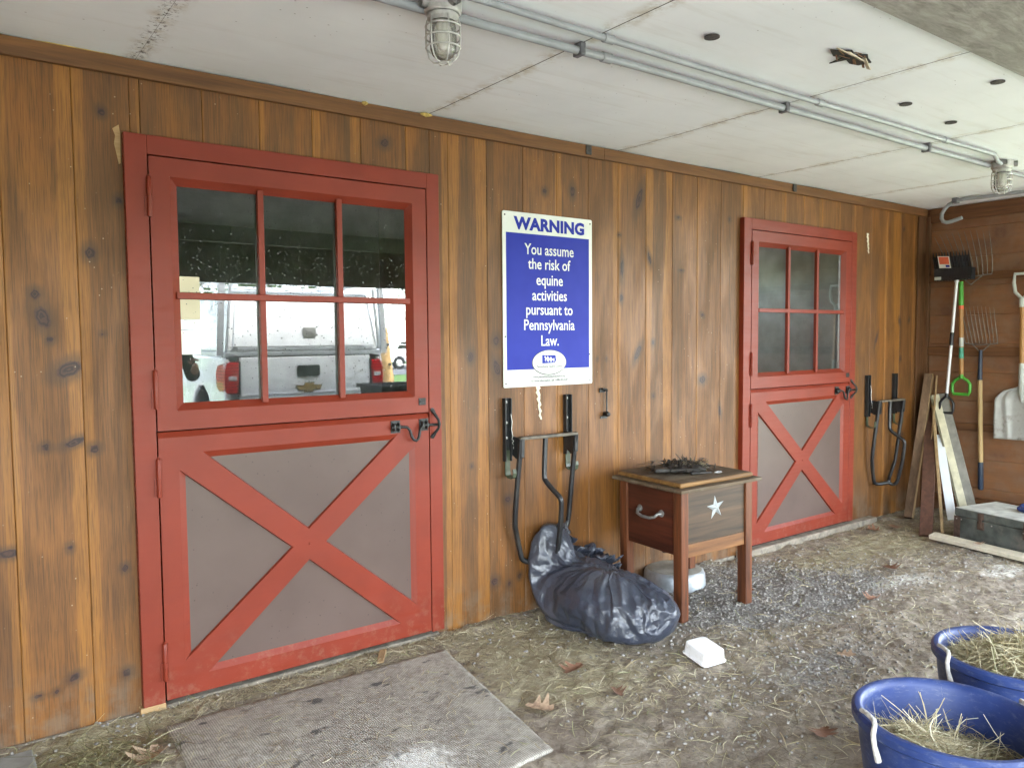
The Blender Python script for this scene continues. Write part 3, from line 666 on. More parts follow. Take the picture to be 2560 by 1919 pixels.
# the stall room behind the doors
st = thing('stall_room', 'dim stall seen faintly behind the glass of the right door', 'room', (0, .05, 0))
b = MB(); b.box(-2.9, 2.9, 2.4, 2.5, -.12, 2.6).box(2.9, 6.3, 2.4, 2.5, -.12, 1.88).box(2.9, 6.3, 2.4, 2.5, 2.15, 2.6).box(2.9, 4.4, 2.4, 2.5, 1.8805, 2.1495); b.build('rear_wall', MAT['stall'], st)  # unseen gap added high in the rear wall to light the stall
MB().box(-2.95, -2.88, .0, 2.5, -.12, 2.6).box(6.3, 6.37, -.05, 2.5, -.12, 2.6).build('end_wall', MAT['stall'], st)
MB().box(-2.9, 6.3, .0, 2.5, -.16, -.10).build('floor', MAT['stall_dark'], st)
MB().box(-2.9, 6.3, .0, 2.5, 2.55, 2.6).build('loft', MAT['stall'], st)
MB().box(2.3, 2.38, .0, 2.4, -.1, 2.55).build('partition', MAT['stall'], st)
for cx in (4.75, 5.35): MB().beam((cx, .9, .0), (cx - .1, 1.6, 2.2), .12, .10, (1, 0, 0)).build('post', MAT['stall'], st)

# ------------------------------------------------------------------ dutch doors
def fill(b, outer, holes, y, m=0):
    loops = [[Vector((p[0], p[1], 0)) for p in L] for L in [outer] + holes]
    pts = [p for L in loops for p in L]; tris = tessellate_polygon(loops)
    b.add([(p.x, y, p.y) for p in pts], [tuple(t) for t in tris], m)
def chamfer(b, hole, inner, y0, y1):
    n = len(hole); b.add([(p[0], y0, p[1]) for p in hole] + [(p[0], y1, p[1]) for p in inner], [(i, (i+1)%n, n+(i+1)%n, n+i) for i in range(n)])
def inset(poly, d):
    """inset a convex polygon by d"""
    n = len(poly); ar = sum(poly[i][0]*poly[(i+1)%n][1]-poly[(i+1)%n][0]*poly[i][1] for i in range(n)); s = 1 if ar > 0 else -1
    dd = d if isinstance(d, (list, tuple)) else [d] * n; L = []
    for i in range(n):
        a = Vector(poly[i]); c = Vector(poly[(i+1)%n]); e = (c - a).normalized(); nn = Vector((-e.y, e.x)) * s; L.append((a + nn * dd[i], e))
    out = []
    for i in range(n):
        (p, e), (q_, f) = L[i - 1], L[i]; cr_ = e.x * f.y - e.y * f.x; t = ((q_.x - p.x) * f.y - (q_.y - p.y) * f.x) / cr_; out.append((p.x + e.x * t, p.y + e.y * t))
    return out
def rect(x0, x1, z0, z1): return [(x0, z0), (x1, z0), (x1, z1), (x0, z1)]
YF = -.035
def make_door():
    t = thing('dutch_door', 'large red dutch door nearest the camera with a white truck mirrored in its panes', 'door', (0, 0, 0), 0, 'red dutch stable doors')
    b = MB()
    b.box(0, .0795, YF, .03, -.004, 2.202).box(1.2975, FW, YF, .03, -.004, 2.202).box(.0795, 1.2975, YF, .03, 2.130, 2.202)
    b.build('frame', MAT['red'], t, bevel=.0025)
    MB().box(.0795, 1.2975, .004, .03, -.004, 2.13 - .001).build('stop', MAT['stall_dark'], t) if False else None
    # upper leaf
    x0, x1, z0, z1 = .085, 1.2915, 1.072, 2.124
    hole = rect(.157, 1.219, 1.148, 2.053); inn = rect(.189, 1.192, 1.176, 2.024)
    b = MB(); fill(b, rect(x0, x1, z0, z1), [hole], YF); chamfer(b, hole, inn, YF, -.006)
    o = rect(x0, x1, z0, z1); b.add([(p[0], YF, p[1]) for p in o] + [(p[0], .02, p[1]) for p in o], [(i, i+4, (i+1)%4+4, (i+1)%4) for i in range(4)])
    # bars of the window grid, each butting the next
    V = ((.498, .523), (.846, .871)); Hz = (1.585, 1.611)
    for a, c in V: b.box(a, c, -.030, -.006, 1.162, Hz[0]).box(a, c, -.030, -.006, Hz[1], 2.039)
    b.box(.173, 1.2055, -.0305, -.006, Hz[0], Hz[1])
    up = b.build('upper_leaf', MAT['red'], t, bevel=.0022)
    MB().box(.18, 1.20, -.0045, .0015, 1.168, 2.032).build('window_pane', MAT['pane1'], up)
    # lower leaf
    x0, x1, z0, z1 = .085, 1.2915, .004, 1.066
    H = [[(.246,.979),(1.127,.979),(.684,.600)], [(.158,.146),(.158,.916),(.612,.530)], [(.246,.078),(.684,.466),(1.127,.078)], [(1.214,.150),(.760,.532),(1.214,.918)]]
    b = MB(); fill(b, rect(x0, x1, z0, z1 - .022), H, YF)
    D = .013
    for h, ds in zip(H, ([.026,.004,.004], [.026,.004,.004], [.004,.004,.026], [.004,.004,.026])): chamfer(b, h, inset(h, ds), YF, YF + D)
    o = rect(x0, x1, z0, z1); oo = rect(x0, x1, z0, z1 - .022)
    b.add([(x0, YF, z1-.022), (x1, YF, z1-.022), (x1, YF + .014, z1), (x0, YF + .014, z1), (x0, .02, z1), (x1, .02, z1)], [(0,1,2,3), (3,2,5,4)])
    b.add([(x0, YF, z0), (x1, YF, z0), (x1, .02, z0), (x0, .02, z0), (x0, YF, z1-.022), (x1, YF, z1-.022), (x0, .02, z1), (x1, .02, z1), (x0, YF+.014, z1), (x1, YF+.014, z1)], [(0,3,2,1), (0,4,8,6,3), (1,2,7,9,5)])
    lo = b.build('lower_leaf', MAT['red'], t, bevel=.0018)
    MB().box(.12, 1.25, YF + D - .0005, .012, .05, 1.0).build('panel', MAT['panel'], lo)
    MB().lathe([(.0, -.0035), (.004, -.003), (.0055, 0)], (.686, YF, .533), 12, axis='y').build('rivet', MAT['red'], lo, smooth=True)
    # hinges
    for zt_, zb_ in ((2.046, 1.893), (1.310, 1.158), (.968, .814), (.239, .085)):
        h = MB(); zm = (zt_ + zb_) / 2
        h.lathe([(.0001, zb_), (.0085, zb_ + .001), (.0095, zb_ + .006), (.0095, zm - .0015), (.008, zm - .0007), (.008, zm + .0007), (.0095, zm + .0015), (.0095, zt_ - .006), (.007, zt_ - .001), (.0035, zt_ + .002), (.0035, zt_ + .007), (.0001, zt_ + .009)], (.0815, YF - .008, 0), 14)
        h.box(.0655, .0795, YF - .0045, YF - .0006, zb_ + .002, zm - .002).box(.0865, .098, YF - .0045, YF - .0006, zm + .002, zt_ - .004)
        h.build('hinge', MAT['red'], t, smooth=True)
    # latch
    b = MB(); y0 = YF - .004
    for cx in (1.112, 1.262):
        b.box(cx - .024, cx + .024, y0, YF - .0006, .985, 1.043)
        for dx in (-.017, .017):
            for dz in (-.021, .021): b.lathe([(.0045, 0), (.004, -.0025), (.0001, -.0035)], (cx + dx, y0, 1.014 + dz), 8, axis='y')
        b.tube([(cx - .012, y0 - .001, 1.026), (cx - .012, y0 - .016, 1.022), (cx - .012, y0 - .016, 1.004), (cx - .012, y0 - .001, .998)], .006, 8)
        b.tube([(cx + .012, y0 - .001, 1.026), (cx + .012, y0 - .016, 1.022), (cx + .012, y0 - .016, 1.004), (cx + .012, y0 - .001, .998)], .006, 8)
    la = b.build('latch', MAT['black_iron'], t, smooth=True)
    yb = YF - .017
    b = MB(); b.tube([(1.085, yb, 1.014), (1.14, yb, 1.013), (1.165, yb - .002, 1.010), (1.178, yb - .004, .995), (1.186, yb - .006, .965), (1.195, yb - .008, .950), (1.208, yb - .010, .944), (1.221, yb - .008, .952), (1.228, yb - .004, .970), (1.234, yb - .002, .995), (1.246, yb, 1.009), (1.27, yb, 1.013), (1.346, yb, 1.010)], .0068, 10)
    b.build('bolt', MAT['black_iron'], la, smooth=True)
    b = MB(); cx = 1.318
    b.tube([(cx - .006, YF - .004, 1.078), (cx + .002, YF - .012, 1.060), (cx + .010, YF - .032, 1.035), (cx + .012, YF - .036, 1.015), (cx + .010, YF - .032, .995), (cx + .002, YF - .012, .972), (cx - .006, YF - .004, .956)], [.010, .007, .0065, .0075, .0065, .007, .010], 10)
    b.lathe([(.012, 0), (.011, -.004), (.0001, -.006)], (cx - .006, YF - .0006, 1.080), 12, axis='y').lathe([(.012, 0), (.011, -.004), (.0001, -.006)], (cx - .006, YF - .0006, .954), 12, axis='y')
    b.build('keeper', MAT['black_iron'], la, smooth=True)
    b = MB(); b.box(1.238, 1.276, YF - .004, YF - .0006, 1.108, 1.142).box(1.242, 1.272, YF - .010, YF - .004, 1.120, 1.130); b.build('catch_plate', MAT['black_iron'], t, bevel=.0015)
    return t
def pane(name, k, tint):
    t = NT(name); fr = t.n('ShaderNodeFresnel', IOR=1.55)
    fac = t.math('ADD', t.math('MULTIPLY', fr.outputs[0], 2.8), k)
    fac = t.math('MULTIPLY', fac, t.math('SUBTRACT', 1, t.n('ShaderNodeNewGeometry').outputs['Backfacing']))
    g = t.n('ShaderNodeBsdfGlossy', Roughness=.0, Color=(.96, 1, .99)); tr = t.n('ShaderNodeBsdfTransparent', Color=tint)
    mx = t.n('ShaderNodeMixShader'); t.set(mx.inputs[0], fac); t.t.links.new(tr.outputs[0], mx.inputs[1]); t.t.links.new(g.outputs[0], mx.inputs[2])
    t.t.links.new(mx.outputs[0], t.out.inputs[0]); return t.mat
MAT['pane1'] = pane('coated window glass', .005, (.86, .90, .88))
door1 = make_door()
door2 = copy_tree(door1); door2.location.x = D2
door2['label'] = 'red dutch door farther right, between the wooden chest and the second saddle rack'
up1 = [c for c in COL.objects if c.parent == door1 and c.name.startswith('upper_leaf')][0]
# rain drops on the near door's glass
V = []; Fq = []; off = 0
base = []
for rr_, zz_ in ((1, 0), (.75, .6), (0, .85)):
    base.append([(rr_ * math.cos(2*math.pi*k/6), rr_ * math.sin(2*math.pi*k/6), zz_) for k in range(6)] if rr_ else [(0, 0, zz_)])
def drop(cx, cz, r):
    global off
    pts = [(cx + p[0]*r, -.0048 - p[2]*r*.55, cz + p[1]*r*1.1) for ring in base for p in ring]; V.extend(pts)
    for k in range(6):
        Fq.append((off + k, off + (k+1)%6, off + 6 + (k+1)%6, off + 6 + k)); Fq.append((off + 6 + k, off + 6 + (k+1)%6, off + 12, off + 12))
    off += 13
for i in range(1100):
    cx = nr.uniform(.19, 1.19)
    cz = nr.uniform(1.60, 1.80) if nr.rand() < .42 else (nr.uniform(1.18, 1.6) if nr.rand() < .7 else nr.uniform(1.7, 2.02))
    drop(cx, cz, .0012 + .0020 * nr.rand() ** 2.0)
b = MB(); b.v = V; b.f = [tuple(dict.fromkeys(f)) for f in Fq]; b.m = [0] * len(Fq)
ro = b.build('raindrops', MAT['drop'], up1, smooth=True); ro['kind'] = 'stuff'


# ------------------------------------------------------------------ warning sign
def text_mesh(s, bold=0, spacing=1.0):
    cu_ = bpy.data.curves.new('t', 'FONT'); cu_.body = s; cu_.size = 1; cu_.align_x = 'LEFT'; cu_.offset = bold; cu_.space_character = spacing; cu_.resolution_u = 3
    o = bpy.data.objects.new('t', cu_); COL.objects.link(o); dg = bpy.context.evaluated_depsgraph_get(); dg.update()
    me = bpy.data.meshes.new_from_object(o.evaluated_get(dg)); V = np.array([v.co[:] for v in me.vertices]); F = [tuple(p.vertices) for p in me.polygons]
    bpy.data.objects.remove(o); bpy.data.curves.remove(cu_); bpy.data.meshes.remove(me); return V, F
def put_text(b, s, cx, zbase, width=None, sx=None, sy=.07, y=0, bold=0, spacing=1.0, x0=None):
    V, F = text_mesh(s, bold, spacing); w = V[:,0].max() - V[:,0].min()
    if sx is None: sx = width / w
    X = (V[:,0] - V[:,0].min()) * sx; X = X + (cx - w * sx / 2 if x0 is None else x0)
    b.add([(a, y, zbase + c * sy) for a, c in zip(X, V[:,1])], F); return sx
SX0, SX1, SZ0, SZ1 = 1.757, 2.372, 1.1655, 2.0745
sg = thing('warning_sign', 'white and blue WARNING notice about equine activities, screwed to the boards above the saddle rack', 'sign', (0, 0, 0))
b = MB(); poly = []
def rrect(x0, x1, z0, z1, r, n=5):
    P = []
    for cx, cz, a0 in ((x1-r, z0+r, -90), (x1-r, z1-r, 0), (x0+r, z1-r, 90), (x0+r, z0+r, 180)):
        for i in range(n + 1): a = R(a0 + 90 * i / n); P.append((cx + r * math.cos(a), cz + r * math.sin(a)))
    return P
b.prism(rrect(SX0, SX1, SZ0, SZ1, .010), -.0075, -.0025); b.build('plate', MAT['sign_white'], sg)
b = MB(); b.prism(rect(1.779, 2.349, 1.2565, 1.967), -.0085, -.0074); b.build('blue_field', MAT['sign_blue'], sg)
b = MB(); put_text(b, 'WARNING', 2.071, 1.989, width=.486, sy=.086, y=-.0086, bold=.050, spacing=1.04); b.build('lettering', MAT['sign_blue'], sg, fix=False)
b = MB(); cxs = 2.0665
sxp = put_text(b, 'Pennsylvania', cxs, 1.465, width=.350, sy=.080, y=-.0092, bold=.011)
for s, zb_ in (('You assume', 1.862), ('the risk of', 1.786), ('equine', 1.703), ('activities', 1.622), ('pursuant to', 1.546), ('Law.', 1.381)):
    put_text(b, s, cxs, zb_, sx=sxp * .985, sy=.080, y=-.0092, bold=.011)
b.build('lettering', MAT['sign_white'], sg, fix=False)
b = MB(); b.prism(disc_poly(2.061, 1.2905, 1, 0, 0, 1, n=48, sx=.1190, sy=.0680), -.0098, -.0086); b.build('oval_rim', MAT['ink_grey'], sg)
b = MB(); b.prism(disc_poly(2.061, 1.2915, 1, 0, 0, 1, n=48, sx=.1150, sy=.0640), -.0106, -.0097); em = b.build('oval_badge', MAT['sign_white'], sg)
b = MB()   # the state's outline with three running horses in white
pa = [(2.010,1.286),(2.010,1.331),(2.018,1.334),(2.020,1.330),(2.098,1.330),(2.106,1.322),(2.103,1.314),(2.109,1.306),(2.104,1.298),(2.096,1.288),(2.010,1.286)][:-1]
b.prism(pa, -.0112, -.0105); b.build('state_outline', MAT['sign_blue'], em)
def horse(ox, oz, s): 
    P = [(-.5,.05),(-.46,.30),(-.40,.32),(-.30,.22),(.05,.20),(.18,.34),(.26,.52),(.33,.56),(.38,.50),(.50,.34),(.47,.28),(.38,.33),(.33,.22),(.30,.02),(.42,-.20),(.36,-.24),(.24,-.05),(.20,-.42),(.14,-.42),(.12,-.06),(-.20,-.04),(-.24,-.22),(-.18,-.42),(-.26,-.42),(-.32,-.20),(-.36,.0),(-.42,-.18),(-.52,-.36),(-.56,-.32),(-.47,-.10)]
    return [(ox - px * s, oz + pz * s) for px, pz in P]
b = MB()
for i, (ox, oz, s) in enumerate(((2.040,1.308,.032),(2.058,1.306,.034),(2.079,1.304,.030))): b.prism(horse(ox, oz, s), -.0116 - .0003*i, -.0111)
b.build('horses', MAT['sign_white'], em)
b = MB(); put_text(b, 'Pennsylvania Equine Council', 2.061, 1.2635, width=.178, sy=.0200, y=-.0110, bold=.022)
b.build('small_print', MAT['ink_grey'], em, fix=False)
b = MB(); put_text(b, 'www.pennsylvaniaequinecouncil.org', 2.061, 1.2100, width=.225, sy=.0175, y=-.0082, bold=.022)
put_text(b, 'For more information, call 1-888-304-0281', 2.063, 1.1890, width=.260, sy=.0175, y=-.0082, bold=.022); b.build('small_print', MAT['ink_grey'], sg, fix=False)
for cx, cz in ((1.773,2.055),(2.358,2.052),(1.772,1.186),(2.355,1.183),(1.770,1.43),(2.352,1.33)): MB().lathe([(.005, 0), (.004, -.002), (.0001, -.003)], (cx, -.0075, cz), 10, axis='y').build('screw', MAT['ink_grey'], sg)

# ------------------------------------------------------------------ folding saddle racks
def make_rack():
    t = thing('saddle_rack', 'folded black tube saddle rack hanging under the warning sign, its nose touching the garbage bag', 'saddle rack', (1.98, 0, 0), 0, 'folding saddle racks on the wall')
    C0 = 1.98
    for s, cx in ((-1, 1.772), (1, 2.184)):
        b = MB(); x = cx - C0
        b.box(x - .021, x + .021, -.0065, -.001, .785, 1.112)
        b.box(x - .021, x - .0165, -.030, -.0065, .785, 1.112).box(x + .0165, x + .021, -.030, -.0065, .785, 1.112)
        br = b.build('bracket', MAT['black_steel'], t, bevel=.0012)
        for z in (1.092, .985, .905, .818): MB().lathe([(.0075, 0), (.0070, -.003), (.004, -.0045), (.0001, -.005)], (x + .001, -.0066, z), 10, axis='y').build('bolt', MAT['bolt'], br, smooth=True)
        # olive hook strap
        b = MB(); pts = [(-.012, .84), (-.012, .730), (-.016, .712), (-.032, .702), (-.062, .700), (-.076, .708), (-.081, .730), (-.078, .750)]
        w = .016
        for (ya, za), (yb, zb_) in zip(pts, pts[1:]):
            b.beam((x + .002, ya, za), (x + .002, yb, zb_), w * 2, .004, (1, 0, 0))
        b.build('hook', MAT['olive_steel'], br)
        # pivot plate
        b = MB(); px = x + (.022 if s < 0 else -.026)
        b.prism([(-.008, .915), (-.100, .910), (-.110, .895), (-.100, .80), (-.06, .80), (-.008, .825)], px, px + .005, 'x')
        b.prism([(-.075, .912), (-.110, .905), (-.106, .81), (-.085, .80)], px - .001 + s * 0, px + .020, 'x')
        b.build('pivot_plate', MAT['black_steel'], br, bevel=.001)
        if s < 0:
            b = MB(); b.tube([(x+.012,-.03,1.03),(x+.018,-.034,.99),(x+.013,-.034,.95),(x+.020,-.036,.915),(x+.012,-.038,.900),(x+.022,-.040,.892),(x+.014,-.040,.880),(x+.024,-.040,.868),(x+.020,-.040,.850)], .0016, 6)
            b.build('hairpin', MAT['bolt'], br)
    L = lambda pts: [(px - C0, py, pz) for px, py, pz in pts]
    def smooth_path(P, k=5):
        P = [Vector(p) for p in P]; out = []
        for i in range(len(P) - 1):
            p0 = P[max(i-1, 0)]; p1 = P[i]; p2 = P[i+1]; p3 = P[min(i+2, len(P)-1)]
            for j in range(k):
                u = j / k; out.append(.5 * ((2*p1) + (p2-p0)*u + (2*p0-5*p1+4*p2-p3)*u*u + (3*p1-p0-3*p2+p3)*u**3))
        return out + [P[-1]]
    b = MB(); b.tube(smooth_path(L([(1.800,-.095,.905),(1.795,-.080,.75),(1.790,-.062,.58),(1.792,-.050,.47),(1.800,-.045,.42),(1.835,-.040,.285),(1.850,-.042,.255),(1.880,-.052,.242),(1.925,-.075,.246),(1.958,-.095,.252)])), .0140, 10)
    b.build('side_tube', MAT['black_steel'], t, smooth=True)
    b = MB(); b.tube(smooth_path(L([(2.168,-.100,.900),(2.165,-.075,.70),(2.160,-.055,.50),(2.156,-.048,.43),(2.145,-.046,.395),(2.080,-.048,.300),(2.035,-.058,.262),(2.000,-.075,.250),(1.965,-.095,.254)])), .0140, 10)
    b.build('side_tube', MAT['black_steel'], t, smooth=True)
    b = MB(); b.tube(smooth_path(L([(1.962,-.094,.900),(1.955,-.096,.80),(1.949,-.100,.700),(1.950,-.112,.672),(1.957,-.150,.640),(1.963,-.190,.612),(1.968,-.208,.592),(1.972,-.210,.560),(1.977,-.196,.45),(1.982,-.165,.31),(1.983,-.150,.262),(1.980,-.135,.244),(1.974,-.115,.240),(1.962,-.095,.252)])), .0140, 10)
    b.build('centre_tube', MAT['black_steel'], t, smooth=True)
    b = MB(); b.beam(L([(1.792,-.094,.908)])[0], L([(2.176,-.098,.906)])[0], .016, .026, (0, 0, 1)); b.build('cross_bar', MAT['dusty_steel'], t, bevel=.003)
    return t
rack = make_rack(); rack2 = copy_tree(rack); rack2.location.x = 5.488
rack2['label'] = 'folded black tube saddle rack right of the far red door, beside the leaning boards'

# cabin hook on the wall
t = thing('cabin_hook', 'small black iron hook and eye fixed to the boards right of the warning sign', 'hook', (2.46, 0, 1.05))
b = MB(); b.box(-.030, .012, -.006, -.0008, .060, .085); b.tube([(-.012,-.004,.082),(-.014,-.022,.080),(.004,-.028,.078),(.010,-.016,.072),(.004,-.006,.068)], .005, 8)
b.build('eye_plate', MAT['black_iron'], t, smooth=True)
b = MB(); b.tube([(.012,-.030,.070),(.006,-.024,.074),(.012,-.020,.060),(.014,-.018,.0),(.012,-.020,-.055),(.018,-.024,-.062)], .0042, 8); b.build('hook_rod', MAT['black_iron'], t, smooth=True)
b = MB(); b.box(-.022, .030, -.006, -.0008, -.090, -.075); b.lathe([(.0001,-.040),(.012,-.036),(.016,-.022),(.012,-.008),(.015,-.0008)], (.014, 0, -.065), 12, axis='y'); b.build('catch', MAT['black_iron'], t, smooth=True)

# ------------------------------------------------------------------ garbage bag
def ico(n):
    bm = bmesh.new(); bmesh.ops.create_icosphere(bm, subdivisions=n, radius=1)
    V = np.array([v.co[:] for v in bm.verts]); F = [tuple(v.index for v in f.verts) for f in bm.faces]; bm.free(); return V, F
def crumple(name, shape, sub, jit, lev, fine, parent, mat, seed):
    V, F = ico(sub); r = np.random.RandomState(seed)
    V = V + r.normal(0, jit, V.shape) * np.array([1, 1, 1]); V /= np.linalg.norm(V, axis=1)[:, None]
    P = shape(V, r)
    me = bpy.data.meshes.new('c'); me.from_pydata([tuple(p) for p in P], [], F)
    bm = bmesh.new(); bm.from_mesh(me)
    bmesh.ops.subdivide_edges(bm, edges=bm.edges, cuts=lev, use_grid_fill=True)
    for _ in range(3): bmesh.ops.smooth_vert(bm, verts=bm.verts, factor=.38, use_axis_x=True, use_axis_y=True, use_axis_z=True)
    bm.normal_update()
    C = np.array([v.co[:] for v in bm.verts]); N = np.array([v.normal[:] for v in bm.verts])
    wv = np.stack([fbm(C * 6, 2, seed + 5), fbm(C * 6, 2, seed + 6), fbm(C * 6, 2, seed + 7)], 1) * .12
    rid = lambda s, k: 1 - np.abs(vnoise((C + wv) * s, seed + k)) * 2
    d = fine * (.6 * np.clip(rid(9, 11), -.4, 1) + .45 * np.clip(rid(19, 12), -.3, 1) + .2 * rid(42, 13))
    C = C + N * d[:, None]
    C[:, 2] = np.maximum(C[:, 2], GZ + .001 + .004 * np.abs(vnoise(C * 20, seed)))
    C[:, 1] = np.minimum(C[:, 1], -.004)
    for v, c in zip(bm.verts, C): v.co = c
    bm.to_mesh(me); bm.free(); me.name = name; me.materials.append(mat)
    me.polygons.foreach_set('use_smooth', [True] * len(me.polygons))
    o = bpy.data.objects.new(name, me); COL.objects.link(o); o.parent = parent; return o
bag = thing('garbage_bag', 'crumpled black plastic garbage bag slumped against the wall beside the wooden chest', 'garbage bag', (0, 0, 0))
def add_me(name, V, F):
    me = bpy.data.meshes.new(name); me.from_pydata([tuple(v) for v in V], [], [tuple(f) for f in F]); o = bpy.data.objects.new(name, me); COL.objects.link(o); return o
def sphere_grid(nu, nv):
    V=[(0,0,1)]; F=[]
    for i in range(1,nv):
        t=math.pi*i/nv
        for k in range(nu): a=2*math.pi*k/nu; V.append((math.sin(t)*math.cos(a),math.sin(t)*math.sin(a),math.cos(t)))
    V.append((0,0,-1)); L=len(V)-1
    for k in range(nu): F.append((0,1+k,1+(k+1)%nu)); F.append((L,1+(nv-2)*nu+(k+1)%nu,1+(nv-2)*nu+k))
    for i in range(nv-2):
        for k in range(nu): a=1+i*nu; F.append((a+k,a+nu+k,a+nu+(k+1)%nu,a+(k+1)%nu))
    return np.array(V),F
def sim_bag(name, mat, parent, frames=30):
    # contents
    V,F=ico(4)
    C=np.stack([2.115+.205*V[:,0],-.42+.340*V[:,1],.075+.172*V[:,2]],1)
    C[:,2]+=.06*sstep(.0,1,V[:,1])*np.clip(V[:,2],0,1)-.075*sstep(.0,1,-V[:,1])*np.clip(V[:,2],0,1); C[:,0]+=.08*(-V[:,1])
    C+= (.045*fbm(V*2.0,2,4))[:,None]*V
    C[:,2]=np.maximum(C[:,2],GZ+.004)
    D=np.stack([2.03+.115*V[:,0],-.085+.045*V[:,1],.20+.205*V[:,2]],1); D[:,0]-=.03*V[:,2]; D+=(.05*fbm(V*2.6,2,9))[:,None]*V; D[:,1]=np.minimum(D[:,1],-.02)
    D2=np.stack([2.25+.12*V[:,0],-.13+.07*V[:,1],.225+.06*V[:,2]],1); D2+=(.05*fbm(V*3,2,19))[:,None]*V
    n0=len(C); F=F+[tuple(i+n0 for i in f) for f in F]+[tuple(i+2*n0 for i in f) for f in F]; C=np.concatenate([C,D,D2])
    lump=add_me('lump',C,F); lump.modifiers.new('c','COLLISION'); lump.collision.thickness_outer=.006; lump.collision.cloth_friction=8
    gp=add_me('gp',[(0,-2,GZ),(4,-2,GZ),(4,.3,GZ),(0,.3,GZ)],[(0,1,2,3)]); gp.modifiers.new('c','COLLISION'); gp.collision.thickness_outer=.004; gp.collision.cloth_friction=20
    wp=add_me('wp',[(0,-.006,-.3),(4,-.006,-.3),(4,-.006,1.2),(0,-.006,1.2)],[(0,1,2,3)]); wp.modifiers.new('c','COLLISION'); wp.collision.thickness_outer=.004
    # the film: a long pouch whose neck stands at the wall
    B,FB=sphere_grid(180,116)
    r=np.random.RandomState(3)
    P=np.stack([2.115+.262*B[:,0],-.42+.385*B[:,1],.140+.215*B[:,2]],1)
    P[:,0]+=.07*(-B[:,1])
    nk=sstep(.30,1.0,B[:,1])*sstep(-.35,.6,B[:,2])
    P[:,2]+=.26*nk; P[:,1]+=.06*nk; P[:,0]-=.06*nk
    P+= (.016*fbm(P*9,3,14))[:,None]*B
    P[:,2]=np.maximum(P[:,2],GZ+.012); P[:,1]=np.minimum(P[:,1],-.022)
    o=add_me(name,P,FB)
    m=o.modifiers.new('cl','CLOTH'); cs=m.settings; cs.quality=5; cs.mass=.12
    cs.tension_stiffness=25; cs.compression_stiffness=25; cs.shear_stiffness=10; cs.bending_stiffness=.10
    cs.tension_damping=8; cs.compression_damping=8; cs.shear_damping=8; cs.bending_damping=.6; cs.air_damping=1.5
    cs.shrink_min=-.07
    cs.use_pressure=True; cs.uniform_pressure_force=.05
    m.collision_settings.use_collision=True; m.collision_settings.distance_min=.004; m.collision_settings.collision_quality=2
    m.collision_settings.use_self_collision=False; m.collision_settings.self_distance_min=.004
    m.point_cache.frame_start=1; m.point_cache.frame_end=frames
    SC.frame_start=1; SC.frame_end=frames
    for f in range(1,frames+1): SC.frame_set(f)
    dg=bpy.context.evaluated_depsgraph_get(); me=bpy.data.meshes.new_from_object(o.evaluated_get(dg))
    for q in (lump,gp,wp,o): bpy.data.objects.remove(q)
    SC.frame_set(1)
    V=np.array([v.co[:] for v in me.vertices]); pass
    me.materials.clear(); me.materials.append(mat)
    bm=bmesh.new(); bm.from_mesh(me)
    for _ in range(1): bmesh.ops.smooth_vert(bm,verts=bm.verts,factor=.3,use_axis_x=True,use_axis_y=True,use_axis_z=True)
    bm.normal_update(); C=np.array([v.co[:] for v in bm.verts]); N=np.array([v.normal[:] for v in bm.verts])
    W_=np.stack([fbm(C*5,2,5),fbm(C*5,2,6),fbm(C*5,2,7)],1)*.10
    def f1(k,sd_,an):
        q=np.random.RandomState(sd_); cc=np.array([1.85,-.83,-.1])+q.rand(k,3)*np.array([.55,.85,.6]); best=np.full(len(C),9.0); X=(C+W_*.5)*an
        for c in cc*an: best=np.minimum(best,((X-c)**2).sum(1))
        return np.sqrt(best)
    dd=.04*f1(170,5,np.array([1,1.25,.8]))+.13*f1(1500,6,np.array([1.2,.9,1]))
    dd=np.minimum(dd-dd.mean(),.022)
    for v,c in zip(bm.verts,C+N*dd[:,None]): v.co=c
    bm.to_mesh(me); bm.free()
    me.polygons.foreach_set('use_smooth',[True]*len(me.polygons))
    ob=bpy.data.objects.new(name,me); COL.objects.link(ob); ob.parent=parent
    sb=ob.modifiers.new('s','SUBSURF'); sb.levels=1; sb.render_levels=1
    return ob
sim_bag('sack', MAT['bag'], bag)
def ruffle(path, h, amp, seed, lean):
    # a loose pleated edge of film standing along the gathered mouth of the bag
    P = [Vector(p) for p in path]; n = 90; K = 9; V = []; F = []
    for i in range(n + 1):
        u = i / n * (len(P) - 1); k = min(int(u), len(P) - 2); p = P[k].lerp(P[k+1], u - k)
        for j in range(K + 1):
            v = j / K; q = np.array([[i * .16 + seed, v * 1.2, seed]])
            w1 = float(vnoise(q, seed)[0]); w2 = float(vnoise(q * 2.3 + 5, seed + 1)[0]); w3 = float(vnoise(q * 1.4 + 9, seed + 2)[0])
            hh = h * (.75 + .5 * w3) * math.sin(math.pi * (.08 + .84 * i / n)) ** .5
            V.append((p.x + amp * .7 * w2 * v + lean[0] * v, min(p.y + amp * w1 * (.25 + v) + lean[1] * v, -.004), p.z + hh * v * (1 - .45 * v * abs(lean[1]) / .1) + amp * .35 * w2 * v))
    for i in range(n):
        for j in range(K): a = i*(K+1)+j; F.append((a, a+1, a+K+2, a+K+1))
    o = raw('film_edge', V, F, MAT['bag'], bag, smooth=True); m_ = o.modifiers.new('t', 'SOLIDIFY'); m_.thickness = .0015; return o
ruffle([(2.03,-.13,.23),(2.12,-.17,.225),(2.21,-.20,.22),(2.29,-.21,.195),(2.35,-.20,.14)], .075, .050, 3, (.02,-.05))
ruffle([(2.10,-.07,.25),(2.19,-.10,.235),(2.28,-.12,.215),(2.37,-.14,.15)], .090, .045, 9, (.02,-.03))
